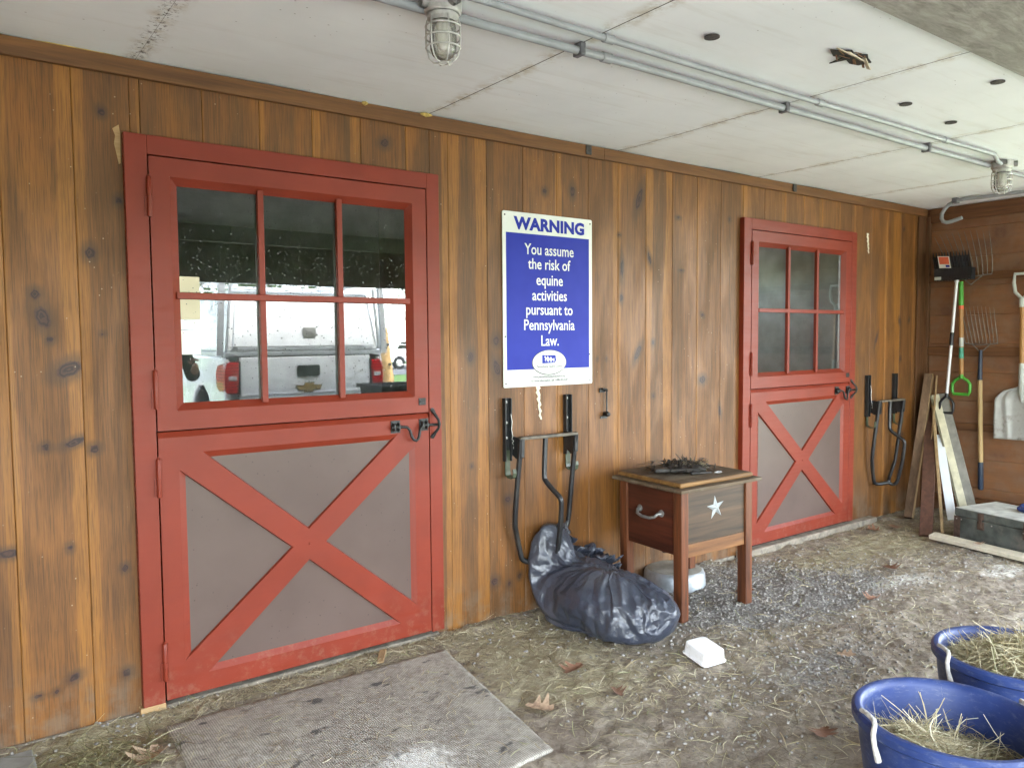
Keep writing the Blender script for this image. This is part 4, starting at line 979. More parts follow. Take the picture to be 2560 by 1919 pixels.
ruffle([(1.96,-.05,.36),(2.02,-.09,.40),(2.10,-.08,.38),(2.15,-.06,.31)], .055, .045, 15, (.01,-.03))

# ------------------------------------------------------------------ wooden chest on legs
ch = thing('wooden_chest', 'stained wooden cooler chest on four legs with a tin star on its front', 'chest', (2.385, -.660, GZ - .004), R(-3.5))
ch.rotation_euler = (R(.3), R(-.9), R(-3.5))
CW, CD, CH = .650, .570, .705      # lid width, depth, height
b = MB(); b.box(.020, CW - .020, .018, CD - .012, CH - .018, CH); b.build('lid', MAT['chest_top'], ch, bevel=.003)
lid = [c for c in COL.objects if c.name == 'lid'][0]
b = MB(); b.box(.055, CW - .045, .06, CD - .02, CH + .0005, CH + .024); b.build('raised_panel', [MAT['chest_edge']], lid, bevel=.007)
MB().box(.064, CW - .054, .069, CD - .03, CH + .0245, CH + .026).build('dusty_face', MAT['chest_top'], lid)
lx, ly, lw, ld = .055, .055, .052, .060
for ax, ay in ((lx, ly), (CW - lx - lw, ly), (lx, CD - ly - ld + .02), (CW - lx - lw, CD - ly - ld + .02)):
    MB().box(ax, ax + lw, ay, ay + ld, 0, CH - .0185).build('leg', MAT['chest_wood'], ch, bevel=.004)
x0, x1, y0, y1 = lx + lw, CW - lx - lw, ly + ld, CD - ly - ld + .02
MB().box(x0 + .0005, x1 - .0005, ly + .012, ly + .034, .445 - .04, CH - .019).build('front_board', MAT['chest_front'], ch, bevel=.002)
MB().box(x0 + .0005, x1 - .0005, ly + .010, ly + .034, .335, .4045).build('front_skirt', MAT['chest_low'], ch, bevel=.003)
MB().box(lx + .012, lx + .034, y0 + .0005, y1 - .0005, .345, CH - .019).build('side_board', MAT['chest_side'], ch, bevel=.002)
MB().box(CW - lx - .034, CW - lx - .012, y0 + .0005, y1 - .0005, .345, CH - .019).build('side_board', MAT['chest_side'], ch, bevel=.002)
MB().box(x0 + .0005, x1 - .0005, y1 + .02, y1 + .04, .345, CH - .019).build('back_board', MAT['chest_side'], ch)
MB().box(lx + .035, CW - lx - .035, ly + .035, y1 + .019, .36, .38).build('floor_board', MAT['chest_side'], ch)
def star(cx, cz, r, y0, dep):
    b = MB(); P = []
    for i in range(10):
        a = R(90 + 36 * i + 6); rr_ = r if i % 2 == 0 else r * .37; P.append((cx + rr_ * math.cos(a), y0, cz + rr_ * math.sin(a)))
    b.add(P + [(cx, y0 - dep, cz)], [(i, (i+1) % 10, 10) for i in range(10)]); return b
star(.318, .572, .066, ly + .0115, .013).build('tin_star', MAT['star'], ch)
b = MB(); yc = (y0 + y1) / 2; xf = lx + .0115
hp = [(xf - .002, yc - .080, .545), (xf - .022, yc - .078, .546), (xf - .036, yc - .066, .530), (xf - .040, yc - .030, .520), (xf - .040, yc + .030, .520), (xf - .036, yc + .066, .530), (xf - .022, yc + .078, .546), (xf - .002, yc + .080, .545)]
b.tube(hp, [.012, .009, .008, .0085, .0085, .008, .009, .012], 10)
for s in (-1, 1): b.lathe([(.020, -.0008), (.019, -.005), (.010, -.008), (.0001, -.009)], (xf, yc + s * .083, .548), 12, axis='x')
b.build('side_handle', MAT['pewter'], ch, smooth=True)
b = MB(); b.lathe([(.0001, .31), (.018, .31), (.024, .322), (.018, .335), (.010, .337), (.010, .36)], (lx + .10, y0 + .16, 0), 10); b.build('drain_knob', MAT['black_plastic'], ch)
# things lying on the lid
LZ = GZ + CH + .026
def worn(name, pts, w, h, label, cat, mat, seed):
    q = random.Random(seed); b = MB()
    b.tube(pts, [w * (.7 + .5 * q.random()) for _ in pts], 8); o = b.build(name, mat, smooth=True)
    o.scale = (1, 1, h); return tag(o, label, cat)
def flat_strap(name, P, w, th, label, cat, mat):
    b = MB(); P = [Vector(p) for p in P]
    for i in range(len(P) - 1): b.beam(P[i], P[i+1], w, th, (0, 0, 1) if abs((P[i+1]-P[i]).z) < .02 else (0, 1, 0))
    return tag(b.build(name, mat, bevel=.001), label, cat)
gz_ = LZ + .008
b = MB(); q = random.Random(4)
# old leather glove, limp: palm, cuff and five fingers
pc = Vector((2.655, -.395, gz_ + .012))
b.obox(pc, (.12, .085, .020), Matrix.Rotation(R(-32), 3, 'Z')); b.obox(pc + Vector((-.085, .055, .002)), (.085, .10, .024), Matrix.Rotation(R(-32), 3, 'Z'))
glove = b.build('work_glove', MAT['leather'], bevel=.009, seg=3); tag(glove, 'dark dirty leather glove lying flat on the chest lid, nearest its left edge', 'glove')
for k, (dx, dy, L) in enumerate(((.055, .010, .075), (.068, -.012, .085), (.066, -.034, .080), (.052, -.058, .065), (-.005, -.065, .06))):
    p = pc + Vector((dx, dy, .002)); e = p + Vector((L * .8, -L * (.35 + .12 * k), .004 * math.sin(k * 2)))
    MB().tube([p, (p + e) / 2 + Vector((0, 0, .006)), e], [.0125, .012, .009], 8).build('finger', MAT['leather'], glove, smooth=True)
b = MB(); b.tube([(2.70, -.26, gz_ + .006), (2.76, -.245, gz_ + .012), (2.83, -.25, gz_ + .010), (2.89, -.275, gz_ + .006), (2.93, -.30, gz_ + .002)], [.014, .020, .022, .017, .010], 8)
for (px, py) in ((2.735, -.25), (2.86, -.262)): b.tube([(px, py, gz_ + .018), (px + .004, py, gz_ + .042)], .009, 8)
tag(b.build('leather_wrap', MAT['leather'], smooth=True), 'rolled dark leather wrap lying at the back of the chest lid', 'leather wrap')
b = MB(); b.tube([(2.665, -.475, gz_), (2.72, -.505, gz_ + .002), (2.78, -.520, gz_)], [.008, .007, .004], 7)
tag(b.build('twig', MAT['leather'], smooth=True), 'thin dark twig lying on the chest lid in front of the glove', 'twig')
b = MB(); b.tube([(2.80, -.525, gz_ - .004), (2.83, -.515, gz_ - .003), (2.86, -.52, gz_ - .004), (2.845, -.535, gz_ - .004), (2.815, -.537, gz_ - .004)], .0045, 7, closed=True); 
tag(b.build('snap_ring', MAT['pewter'], smooth=True), 'small metal snap ring on the front right of the chest lid', 'ring')

def strands(n, pos, Lr, wr, seed, flat=.25, curl=.35, hseg=3, zfun=None, az=None):
    """n thin bent strips -> vertex and face arrays"""
    r = np.random.RandomState(seed); P = pos(n, r); n = len(P)
    a = r.uniform(0, 2*np.pi, n) if az is None else az(n, r); el = r.normal(0, flat, n); L = r.uniform(*Lr, n); w = r.uniform(*wr, n)
    d = np.stack([np.cos(a)*np.cos(el), np.sin(a)*np.cos(el), np.sin(el)], 1); s = np.stack([-np.sin(a), np.cos(a), r.normal(0, .5, n)], 1)
    s /= np.linalg.norm(s, axis=1)[:, None]; cb = r.normal(0, curl, n); cz = r.normal(0, curl * .4, n)
    V = []
    for k in range(hseg + 1):
        u = k / hseg - .5; c = P + d * (L * u)[:, None] + s * (cb * L * (u*u - .08))[:, None]; c[:, 2] += cz * L * (u*u - .08)
        tw = w * (1 - .5 * abs(u)); V += [c - s * (tw/2)[:, None], c + s * (tw/2)[:, None]]
    V = np.stack(V, 1)                                   # n, 2*(hseg+1), 3
    if zfun is not None: V[..., 2] = np.maximum(V[..., 2], zfun(V[..., 0], V[..., 1]) + .0015)
    m = 2 * (hseg + 1); base = (np.arange(n) * m)[:, None, None]
    q_ = np.array([[2*k, 2*k+1, 2*k+3, 2*k+2] for k in range(hseg)])[None]
    return V.reshape(-1, 3), (base + q_).reshape(-1, 4)
V, F = strands(260, lambda n, r: np.stack([2.80 + r.normal(0, .045, n), -.36 + r.normal(0, .035, n), LZ + .006 + .028 * r.rand(n)], 1), (.03, .12), (.002, .004), 5, .35, zfun=lambda a, c: 0*a + LZ)
tag(raw('hay_tuft', V, F, MAT['hay']), 'small wisp of dry hay on top of the chest lid', 'hay')

V, F = strands(340, lambda n, r: np.stack([2.72 + r.normal(0, .085, n), -.35 + r.normal(0, .055, n), LZ + .006 + .040 * r.rand(n)], 1), (.04, .15), (.003, .009), 6, .28, .9, 4, zfun=lambda a, c: 0*a + LZ)
tag(raw('bark_litter', V, F, MAT['leather']), 'loose tangle of dark bark strips and dead stalks heaped on the chest lid', 'bark')

# ------------------------------------------------------------------ pan, white tub
t = thing('feed_pan', 'round upturned metal feed pan under the wooden chest', 'pan', (2.905, -.145, GZ - .004))
MB().lathe([(.185, .0), (.188, .006), (.183, .010), (.180, .075), (.172, .095), (.160, .1035)], (0,0,0), 56).build('rim', MAT['galv'], t, smooth=True)
MB().lathe([(.160, .1035), (.150, .106), (.10, .105), (.0001, .104)], (0,0,0), 56).build('base', MAT['dusty_galv'], t, smooth=True)
wt = thing('plastic_tub', 'small white plastic food tub lying upside down on the bare ground by the garbage bag', 'tub', (2.185, -.968, GZ + .012))
wt.rotation_euler = (R(7), R(-2), R(-9)); wt.scale = (.88, .88, .70)
def rr_loft(name, sec, mat, parent, cap0=False, cap1=True, flip=False):
    b = MB(); n = None
    for (hx, hy, r, z) in sec:
        p = rrect(-hx, hx, -hy, hy, r, 6); n = len(p); b.v += [(a, c, z) for a, c in p]
    for i in range(len(sec) - 1):
        for k in range(n): b.f.append((i*n+k, i*n+(k+1)%n, (i+1)*n+(k+1)%n, (i+1)*n+k)); b.m.append(0)
    if cap1: b.f.append(tuple((len(sec)-1)*n+k for k in range(n))); b.m.append(0)
    if cap0: b.f.append(tuple(range(n))[::-1]); b.m.append(0)
    return b.build(name, mat, parent, smooth=True)
rr_loft('body', [(.074, .088, .022, .004), (.072, .086, .022, .006), (.068, .082, .021, .070), (.067, .081, .021, .076), (.063, .077, .019, .080)], MAT['white_plastic'], wt)
rr_loft('rim', [(.074, .088, .022, .001), (.078, .092, .024, .001), (.079, .093, .024, .006), (.076, .090, .022, .009), (.0735, .0875, .022, .009)], MAT['white_plastic'], wt, cap1=False)

# ------------------------------------------------------------------ blue tubs with hay
def make_tub(cx, cy, label, rz):
    t = thing('muck_tub', label, 'tub', (cx, cy, GZ - .003), rz, 'blue muck tubs')
    H_ = .356; rt = .250; rb_ = .205
    prof = [(.0001, .012), (rb_ - .012, .012), (rb_ + .004, .03), (rt - .018, H_ - .022), (rt - .010, H_ - .004), (rt - .002, H_), (rt + .010, H_ - .001), (rt + .018, H_ - .010), (rt + .018, H_ - .030), (rt + .010, H_ - .036), (rt + .001, H_ - .040), (rt - .004, H_ - .10), (rb_ + .008, .012), (rb_ + .002, 0), (.0001, 0)]
    MB().lathe(prof, n=80).build('bucket', MAT['tub'], t, smooth=True)
    for a in (R(0), R(180)):
        b = MB(); ca, sa = math.cos(a), math.sin(a); P = []
        f = lambda rr_, tt, z: (rr_ * math.cos(a + tt), rr_ * math.sin(a + tt), z)
        # rope loop: lies over the rim, down through two holes outside
        for rr_, tt, z in ((rt + .014, .245, H_ - .092), (rt + .018, .245, H_ - .080), (rt + .027, .235, H_ - .045), (rt + .028, .22, H_ - .015), (rt + .016, .19, H_ + .007), (rt + .005, .12, H_ + .011), (rt + .001, .02, H_ + .011), (rt + .002, -.08, H_ + .011), (rt + .004, -.15, H_ + .008), (rt - .012, -.19, H_ - .004), (rt - .020, -.20, H_ - .03)): P.append(f(rr_, tt, z))
        b.tube(P, [.0095] * 2 + [.0075] * 9, 8); b.build('rope_handle', MAT['rope'], t, smooth=True)
    return t
make_tub(1.780, -2.222, 'blue plastic muck tub in the front right corner, nearest the camera, part full of hay', R(148))
make_tub(2.442, -2.150, 'blue plastic muck tub standing behind the nearest one, well filled with hay', R(141))
def hay_pile(cx, cy, r, zb_, zt_, n, label, seed, peak=(0, 0)):
    V = []; F = []; N = 28; K = 40
    for i in range(N + 1):
        for k in range(K):
            rr_ = r * i / N; a = 2*math.pi*k/K; xx, yy = rr_*math.cos(a), rr_*math.sin(a)
            V.append((xx, yy, 0))
    V = np.array(V); hz = lambda x, y: zb_ + (zt_ - zb_) * np.exp(-(((x - peak[0])/(r*.62))**2 + ((y - peak[1])/(r*.62))**2)) + .018 * fbm(np.stack([np.ravel(x)*9 + seed, np.ravel(y)*9, 0*np.ravel(x)], 1), 3, seed).reshape(np.shape(x))
    V[:,2] = hz(V[:,0], V[:,1])
    F = [(i*K+k, i*K+(k+1)%K, (i+1)*K+(k+1)%K, (i+1)*K+k) for i in range(N) for k in range(K)]
    t = thing('hay_pile', label, 'hay', (cx, cy, 0))
    raw('mound', V, F, MAT['hay_base'], t, smooth=True)
    def pos(n, rs):
        a = rs.uniform(0, 2*np.pi, n); q_ = r * .98 * np.sqrt(rs.rand(n)); x, y = q_*np.cos(a), q_*np.sin(a); return np.stack([x, y, hz(x, y) + .006 + .014 * rs.rand(n)], 1)
    A = strands(n, pos, (.04, .15), (.0014, .0034), seed, .22, .5, 4, zfun=hz)
    B = strands(int(n*.05), lambda k, rs: pos(k, rs) + [0, 0, .02], (.10, .24), (.0018, .004), seed + 1, .55, .6, 5)
    V2 = np.concatenate([A[0], B[0]]); rr_ = np.hypot(V2[:,0], V2[:,1]); k_ = np.minimum(1, r * 1.02 / np.maximum(rr_, 1e-6)); V2[:,0] *= k_; V2[:,1] *= k_
    nA = len(A[0]); F2 = list(map(tuple, A[1])) 
    o = raw('loose_strands', V2[:nA], A[1], MAT['hay'], t); o['kind'] = 'stuff'
    o = raw('loose_strands', V2[nA:], B[1], MAT['hay'], t); o['kind'] = 'stuff'
    return t
hay_pile(1.780, -2.222, .226, .135, .245, 2600, 'low mound of dry hay in the nearest blue tub', 31, (-.10, .04))
hay_pile(2.442, -2.150, .238, .225, .330, 2600, 'dry hay heaped in the rear blue tub', 37, (.02, -.02))

# ------------------------------------------------------------------ rubber mat, wood chip, block
mx = np.linspace(0, 1, 110); my = np.linspace(0, 1, 100); Xm, Ym = np.meshgrid(mx, my)
c00, c10, c11, c01 = np.array([.035, -1.235]), np.array([1.120, -1.172]), np.array([1.285, -.165]), np.array([.050, -.155])
Pm = (1-Xm)[...,None]*(1-Ym)[...,None]*c00 + Xm[...,None]*(1-Ym)[...,None]*c10 + Xm[...,None]*Ym[...,None]*c11 + (1-Xm)[...,None]*Ym[...,None]*c01
px, py = Pm[...,0].ravel(), Pm[...,1].ravel(); ed = np.minimum(np.minimum(Xm, 1-Xm), np.minimum(Ym, 1-Ym)).ravel()
pz = -.040 + .006 * fbm(np.stack([px*2, py*2, 0*px], 1), 3, 51) - .004 * (1 - sstep(0, .02, ed))
bl = lambda cx, cy, rx, ry: np.exp(-(((px-cx)/rx)**2 + ((py-cy)/ry)**2))
pale_m = sstep(0, .07, ed) * np.clip(1.0*bl(.66,-.94,.22,.11) + .9*bl(.52,-1.08,.34,.10) + .40*bl(.22,-.62,.22,.16) + .30*bl(.6,-.5,.5,.25), 0, 1)  # mask of whitish patches, fading out at the mat's edges
ix = np.arange(110*100).reshape(100, 110); Fm = np.stack([ix[:-1,:-1], ix[:-1,1:], ix[1:,1:], ix[1:,:-1]], -1).reshape(-1, 4)
mt = raw('rubber_mat', np.stack([px, py, pz], 1), Fm, MAT['mat'], smooth=True, attrs=dict(pale_patch=pale_m)); sm = mt.modifiers.new('thick', 'SOLIDIFY'); sm.thickness = .016; sm.offset = -1
tag(mt, 'worn grey ribbed rubber mat with whitish patches in front of the near red door', 'mat')
MB().beam((.955, -.150, -.030), (1.005, -.085, -.004), .032, .010, (1, -.6, .3)).build('wood_chip', MAT['pine'], bevel=.002)
tag([o for o in COL.objects if o.name == 'wood_chip'][0], 'short pale wood chip propped at the back edge of the rubber mat', 'wood chip')
tag(MB().box(-.62, -.372, -.33, -.062, -.12, -.028).build('concrete_block', MAT['concrete'], bevel=.008, seg=3), 'grey concrete block on the ground at the lower left corner, against the plank wall', 'block')

# ------------------------------------------------------------------ conduits and lamps on the ceiling
def wavy(x0, x1, y, z, amp, seed, n=60):
    P = []
    for i in range(n + 1):
        x = x0 + (x1 - x0) * i / n
        P.append((x, y + amp * float(vnoise(np.array([[x * .9, seed, 0]]), seed)[0]), z + .5 * amp * float(vnoise(np.array([[x * 1.1, 0, seed]]), seed)[0])))
    return P
def conduit(name, x0, x1, y, r, clips, label, seed, ends=None, amp=.010):
    P = wavy(x0, x1, y, 2.476 - r - .010, amp, seed)
    if ends: P = P[:-2] + ends
    b = MB(); b.tube(P, r, 12); o = b.build(name, MAT['pvc'], smooth=True); tag(o, label, 'conduit')
    at = lambda x: min(P, key=lambda p: abs(p[0] - x))
    for cx, dark in clips:
        p = at(cx); b = MB()
        if dark:
            b.box(p[0]-.012, p[0]+.012, p[1]-r-.007, p[1]+r+.010, p[2]-r-.004, 2.478); b.build('clip', MAT['pvc_dark'], o, bevel=.004)
        else:
            b.lathe([(r+.0005, -.022), (r+.004, -.021), (r+.004, .021), (r+.0005, .022)], (p[0], p[1], p[2]), 14, axis='x'); b.build('coupling', MAT['pvc'], o, smooth=True)
    return o
conduit('conduit', .73, 4.64, -1.105, .0150, ((1.30, 1), (1.46, 0), (2.56, 1), (3.84, 1)), 'thicker grey conduit on the ceiling, the run nearer the wall, between the two caged lamps', 3)
conduit('conduit', -2.4, .70, -1.085, .0150, (), 'grey conduit leading left out of view from the nearest caged lamp', 9)
conduit('conduit', -2.4, 4.60, -1.245, .0118, ((1.31, 0), (2.56, 0), (3.84, 0)), 'thinner grey conduit on the ceiling, the run farther from the wall', 5, ends=[(4.50, -1.215, 2.446), (4.60, -1.195, 2.446)])
conduit('conduit', 4.76, 5.80, -1.105, .0118, (), 'short grey conduit on the ceiling running right from the far caged lamp', 12, amp=.004)
t = thing('hooked_pipe', 'grey pipe along the ceiling corner, ending in an open hook above the hanging tools', 'pipe', (0, 0, 0))
b = MB(); b.tube([(5.80,-1.9,2.455),(5.80,-1.2,2.455),(5.80,-.88,2.455),(5.80,-.66,2.456),(5.80,-.47,2.462),(5.80,-.40,2.455),(5.80,-.355,2.435),(5.80,-.325,2.405),(5.80,-.305,2.37),(5.80,-.303,2.335),(5.80,-.316,2.31),(5.80,-.342,2.298),(5.80,-.38,2.302),(5.80,-.455,2.322)], .0145, 12)
b.build('pipe', MAT['pvc'], t, smooth=True)
MB().box(5.775, 5.825, -.425, -.385, 2.437, 2.479).build('clip', MAT['pvc_dark'], t, bevel=.004)
def make_lamp(loc, label):
    t = thing('caged_lamp', label, 'lamp', loc, 0, 'caged jelly jar lamps')
    b = MB(); b.lathe([(.0001, .0), (.058, .0), (.060, -.006), (.060, -.040), (.054, -.046), (.0001, -.046)], n=28)
    for a in range(4): b.lathe([(.018, -.08), (.018, -.05)], (0, 0, -.022), 10, axis='x' if a % 2 else 'y')
    b.build('junction_box', MAT['alu_cast'], t, smooth=True)
    MB().lathe([(.046, -.0465), (.050, -.050), (.050, -.062), (.046, -.066), (.041, -.070), (.041, -.0465)], n=28).build('collar', MAT['alu_cast'], t, smooth=True)
    MB().lathe([(.036, -.068), (.041, -.085), (.043, -.13), (.041, -.155), (.034, -.172), (.020, -.182), (.0001, -.185)], n=28).build('glass_jar', MAT['jar'], t, smooth=True)
    b = MB(); b.lathe([(.0001, -.070), (.019, -.070), (.022, -.080), (.022, -.125), (.016, -.145), (.006, -.155), (.0001, -.156)], n=16); b.build('bulb', MAT['bulb'], t, smooth=True)
    b = MB()
    for k in range(6):
        a = 2*math.pi*k/6 + .3; c, s = math.cos(a), math.sin(a)
        b.tube([(c*r_, s*r_, z_) for r_, z_ in ((.050,-.060),(.054,-.075),(.055,-.13),(.053,-.155),(.044,-.180),(.030,-.193),(.014,-.194))], .0028, 6)
    for r_, z_ in ((.055,-.085),(.0555,-.118),(.0545,-.150),(.015,-.194)): b.tube([(r_*math.cos(2*math.pi*i/28), r_*math.sin(2*math.pi*i/28), z_) for i in range(28)], .0028, 6, closed=True)
    b.build('wire_guard', MAT['alu_cast'], t, smooth=True)
    return t
l1 = make_lamp((.733, -1.12, 2.482), 'unlit caged jar lamp hanging at the top of the picture, nearest the camera')
l2 = copy_tree(l1); l2.location = (4.695, -1.165, 2.478); l2.rotation_euler.z = .5
l2['label'] = 'unlit caged jar lamp near the far right corner, at the end of both conduits'

# ------------------------------------------------------------------ tools on the end wall
t = thing('manure_fork', 'black plastic fork with an orange sticker and shiny aluminium handle, hanging head up', 'fork', (0, 0, 0))
b = MB()
b.box(5.985, 6.06, -.452, -.168, 1.862, 1.885).box(5.985, 5.997, -.452, -.168, 1.885, 1.958)
for s in (-.452, -.176): b.box(5.985, 6.06, s, s + .008, 1.885, 1.955)
hd_ = b.build('basket', MAT['black_plastic'], t, bevel=.002)
b = MB()
n = 13
for i in range(n):
    y = -.446 + .272 * i / (n - 1)
    b.tube([(5.992, y, 1.86), (5.990, y, 1.955), (6.025, y + .020, 1.99), (6.072, y + .053, 2.055), (6.105, y + .072, 2.10)], [.0065, .0065, .0065, .006, .003], 6)
b.build('tines', MAT['black_plastic'], hd_, smooth=True)
b = MB(); b.hexa([(5.996,-.448,1.95),(6.003,-.448,1.945),(6.003,-.172,1.945),(5.996,-.172,1.95),(6.078,-.392,2.062),(6.085,-.392,2.057),(6.085,-.114,2.057),(6.078,-.114,2.062)]); b.build('scoop_plate', MAT['black_plastic'], hd_)
# sticker lies on the tines
b = MB(); p = [(5.983, -.215, 1.958), (5.983, -.305, 1.952), (6.052, -.258, 2.052), (6.052, -.166, 2.060)]
off_ = Vector((-.011, 0, .006)); b.add([Vector(q_) + off_ for q_ in p] + [Vector(q_) + off_ + Vector((.002, 0, -.0015)) for q_ in p], [(0,1,2,3), (7,6,5,4), (0,4,5,1), (1,5,6,2), (2,6,7,3), (3,7,4,0)])
stk = b.build('sticker', MAT['paper'], hd_)
def lerp4(u, v): 
    P = [Vector(q_) for q_ in p]; return P[0]*(1-u)*(1-v) + P[1]*u*(1-v) + P[2]*u*v + P[3]*(1-u)*v + off_ + Vector((-.0012, 0, .0008))
b = MB(); b.add([lerp4(*k) for k in ((.08,.30),(.92,.30),(.92,.93),(.08,.93))], [(0,1,2,3)]); b.build('orange_panel', MAT['orange'], stk)
b = MB(); b.add([lerp4(*k) for k in ((.58,.05),(.92,.05),(.92,.24),(.58,.24))], [(0,1,2,3)]); b.build('blue_square', MAT['sign_blue'], stk)
MB().box(5.98, 5.986, -.225, -.175, 1.868, 1.892).build('tag', MAT['scoop_grip'], hd_)
hp = [Vector(k) for k in ((6.05,-.318,1.872),(6.05,-.262,.945))]
la_ = lambda u: hp[0].lerp(hp[1], u)
b = MB(); b.tube([la_(0), la_(1)], .0125, 12); sh = b.build('shaft', MAT['aluminium'], t, smooth=True)
b = MB(); b.tube([la_(.465), la_(.575)], .0155, 12); b.build('foam_sleeve', MAT['black_plastic'], sh, smooth=True)
b = MB(); b.tube([la_(.0), la_(.03)], .017, 10); b.build('collar', MAT['aluminium'], sh, smooth=True)
def d_grip(top, w, h, r, mat, parent, name='d_grip', tilt=(0, 0)):
    T = Vector(top); b = MB(); P = []
    for k in range(15):
        a = math.pi * (-.5 + k / 14 * 1.0)
    pts = [(0,0),(0,-.02)]
    loop = [(-.012,-.03),(-.30*w*1.2,-.055),(-.5*w,-.5*h),(-.5*w,-.86*h),(-.42*w,-h),(.42*w,-h),(.5*w,-.86*h),(.5*w,-.5*h),(.30*w*1.2,-.055),(.012,-.03)]
    q3 = lambda a, z: T + Vector((tilt[0]*z, a + tilt[1]*z, z))
    b.tube([q3(*k) for k in loop], r, 10, closed=True); b.tube([q3(0, .05), q3(0, .0), q3(0, -.035)], [r*1.05, r*1.1, r*1.5], 12)
    return b.build(name, mat, parent, smooth=True)
d_grip((6.05,-.262,.945), .105, .16, .0105, MAT['black_plastic'], t)

t = thing('bedding_fork', 'thin tined wire fork with wooden shaft, green socket and green D handle grip', 'fork', (0, 0, 0))
b = MB(); hw = [Vector((6.10,-.329,1.83)), Vector((6.10,-.349,1.10))]; lb = lambda u: hw[0].lerp(hw[1], u)
b.tube([lb(.23), lb(1)], .0165, 12); sh = b.build('shaft', MAT['handle_wood'], t, smooth=True)
b = MB(); b.tube([lb(-.03), lb(.24)], [.0165, .0195], 12); b.build('socket', MAT['green_plastic'], t, smooth=True)
b = MB(); b.tube([lb(.235), lb(.275)], .0198, 12); b.build('orange_band', MAT['orange'], t, smooth=True)
b = MB(); b.tube([lb(.70), lb(.82)], .0175, 12); b.build('teal_label', MAT['teal_label'], sh, smooth=True)
b = MB(); b.tube([lb(.59), lb(.69)], .0174, 12); b.build('grey_label', MAT['scoop_grip'], sh, smooth=True)
d_grip((6.10,-.349,1.105), .135, .165, .0125, MAT['green_plastic'], t)
def tines(name, mat, parent, base_y, base_z, n, span, length, lean, fan, x0=6.13, r=.0027, bow=.05):
    b = MB()
    b.tube([(x0, base_y - span/2, base_z), (x0 - .004, base_y, base_z - .012), (x0, base_y + span/2, base_z)], .005, 7)
    for i in range(n):
        u = -1 + 2 * i / (n - 1); y0 = base_y + u * span / 2
        P = []
        for k in range(9):
            s = k / 8; P.append((x0 - bow * math.sin(s * 2.4) + .02 * s, y0 + lean * s * s + fan * u * s, base_z + length * s * (1 - .06 * u * u)))
        b.tube(P, [r] * 7 + [r * .8, r * .4], 5)
    b.tube([(x0, base_y - span * .3, base_z), (x0 - .01, base_y, base_z - .075), (x0, base_y + span * .3, base_z)], .005, 7)
    return b.build(name, mat, parent, smooth=True)
tines('tines', MAT['tine'], t, -.395, 1.90, 10, .30, .36, .085, .06)

t = thing('stall_fork', 'fine tined stall fork hung tines up, with navy socket and pale wooden handle', 'fork', (0, 0, 0))
tines('tines', MAT['tine'], t, -.478, 1.352, 10, .24, .30, .045, .015, x0=6.135)
b = MB(); b.tube([(6.12,-.481,1.30),(6.12,-.4815,1.06)], [.013, .0185], 12); b.build('socket', MAT['navy'], t, smooth=True)
b = MB(); b.tube([(6.12,-.4815,1.07),(6.12,-.504,.39)], .0175, 12); b.build('shaft', MAT['handle_pale'], t, smooth=True)
b = MB(); b.tube([(6.12,-.503,.40),(6.12,-.509,.185),(6.12,-.5095,.175)], [.0195, .0205, .015], 12); b.build('grip', MAT['navy'], t, smooth=True)

t = thing('scoop_shovel', 'wide dirty grey scoop shovel hanging blade down at the right edge of the picture', 'shovel', (0, 0, 0))
yc = -.785; N = 20; K = 14; V = []; F = []
for i in range(N + 1):
    v = i / N; z = 1.005 - .40 * v; hw_ = .040 + .135 * min(1, v / .22) ** .42 + .006 * math.sin(v * 3)
    for k in range(K * 2 + 1):
        u = -1 + k / K; y = yc + u * hw_
        d_ = .050 * (abs(u) ** 2.2) * (1 - .45 * v) + .020 * math.exp(-((abs(u) - .45 - .2 * (1 - v)) / .10) ** 2) * (1 - .5 * v) - .035 * (1 - v)
        V.append((6.105 - d_ , y, z + .02 * (1 - u * u) * (1 if v < .05 else 0)))
for i in range(N):
    for k in range(K * 2): a = i*(2*K+1)+k; F.append((a, a+1, a+2*K+2, a+2*K+1))
bl_ = raw('blade', V, F, MAT['scoop'], t, smooth=True); m_ = bl_.modifiers.new('t', 'SOLIDIFY'); m_.thickness = .004
b = MB(); b.tube([(6.11, yc+.002, 1.20), (6.11, yc, 1.05), (6.12, yc, .96), (6.125, yc, .90)], [.022, .024, .024, .012], 12); b.build('socket', MAT['scoop_grip'], t, smooth=True)
b = MB(); b.tube([(6.11, yc+.012, 1.67), (6.11, yc+.002, 1.19)], .0185, 12); b.build('shaft', MAT['handle_wood'], t, smooth=True)
b = MB(); T_ = Vector((6.11, yc + .013, 1.70)); q3 = lambda a, z: T_ + Vector((0, a, z))
b.tube([q3(*k) for k in ((-.01,.0),(-.05,.045),(-.062,.12),(-.056,.185),(.056,.185),(.062,.12),(.05,.045),(.01,.0))], .013, 10, closed=True); b.tube([q3(0,-.07), q3(0,.0)], [.021,.022], 12)
b.build('d_grip', MAT['scoop_grip'], t, smooth=True)

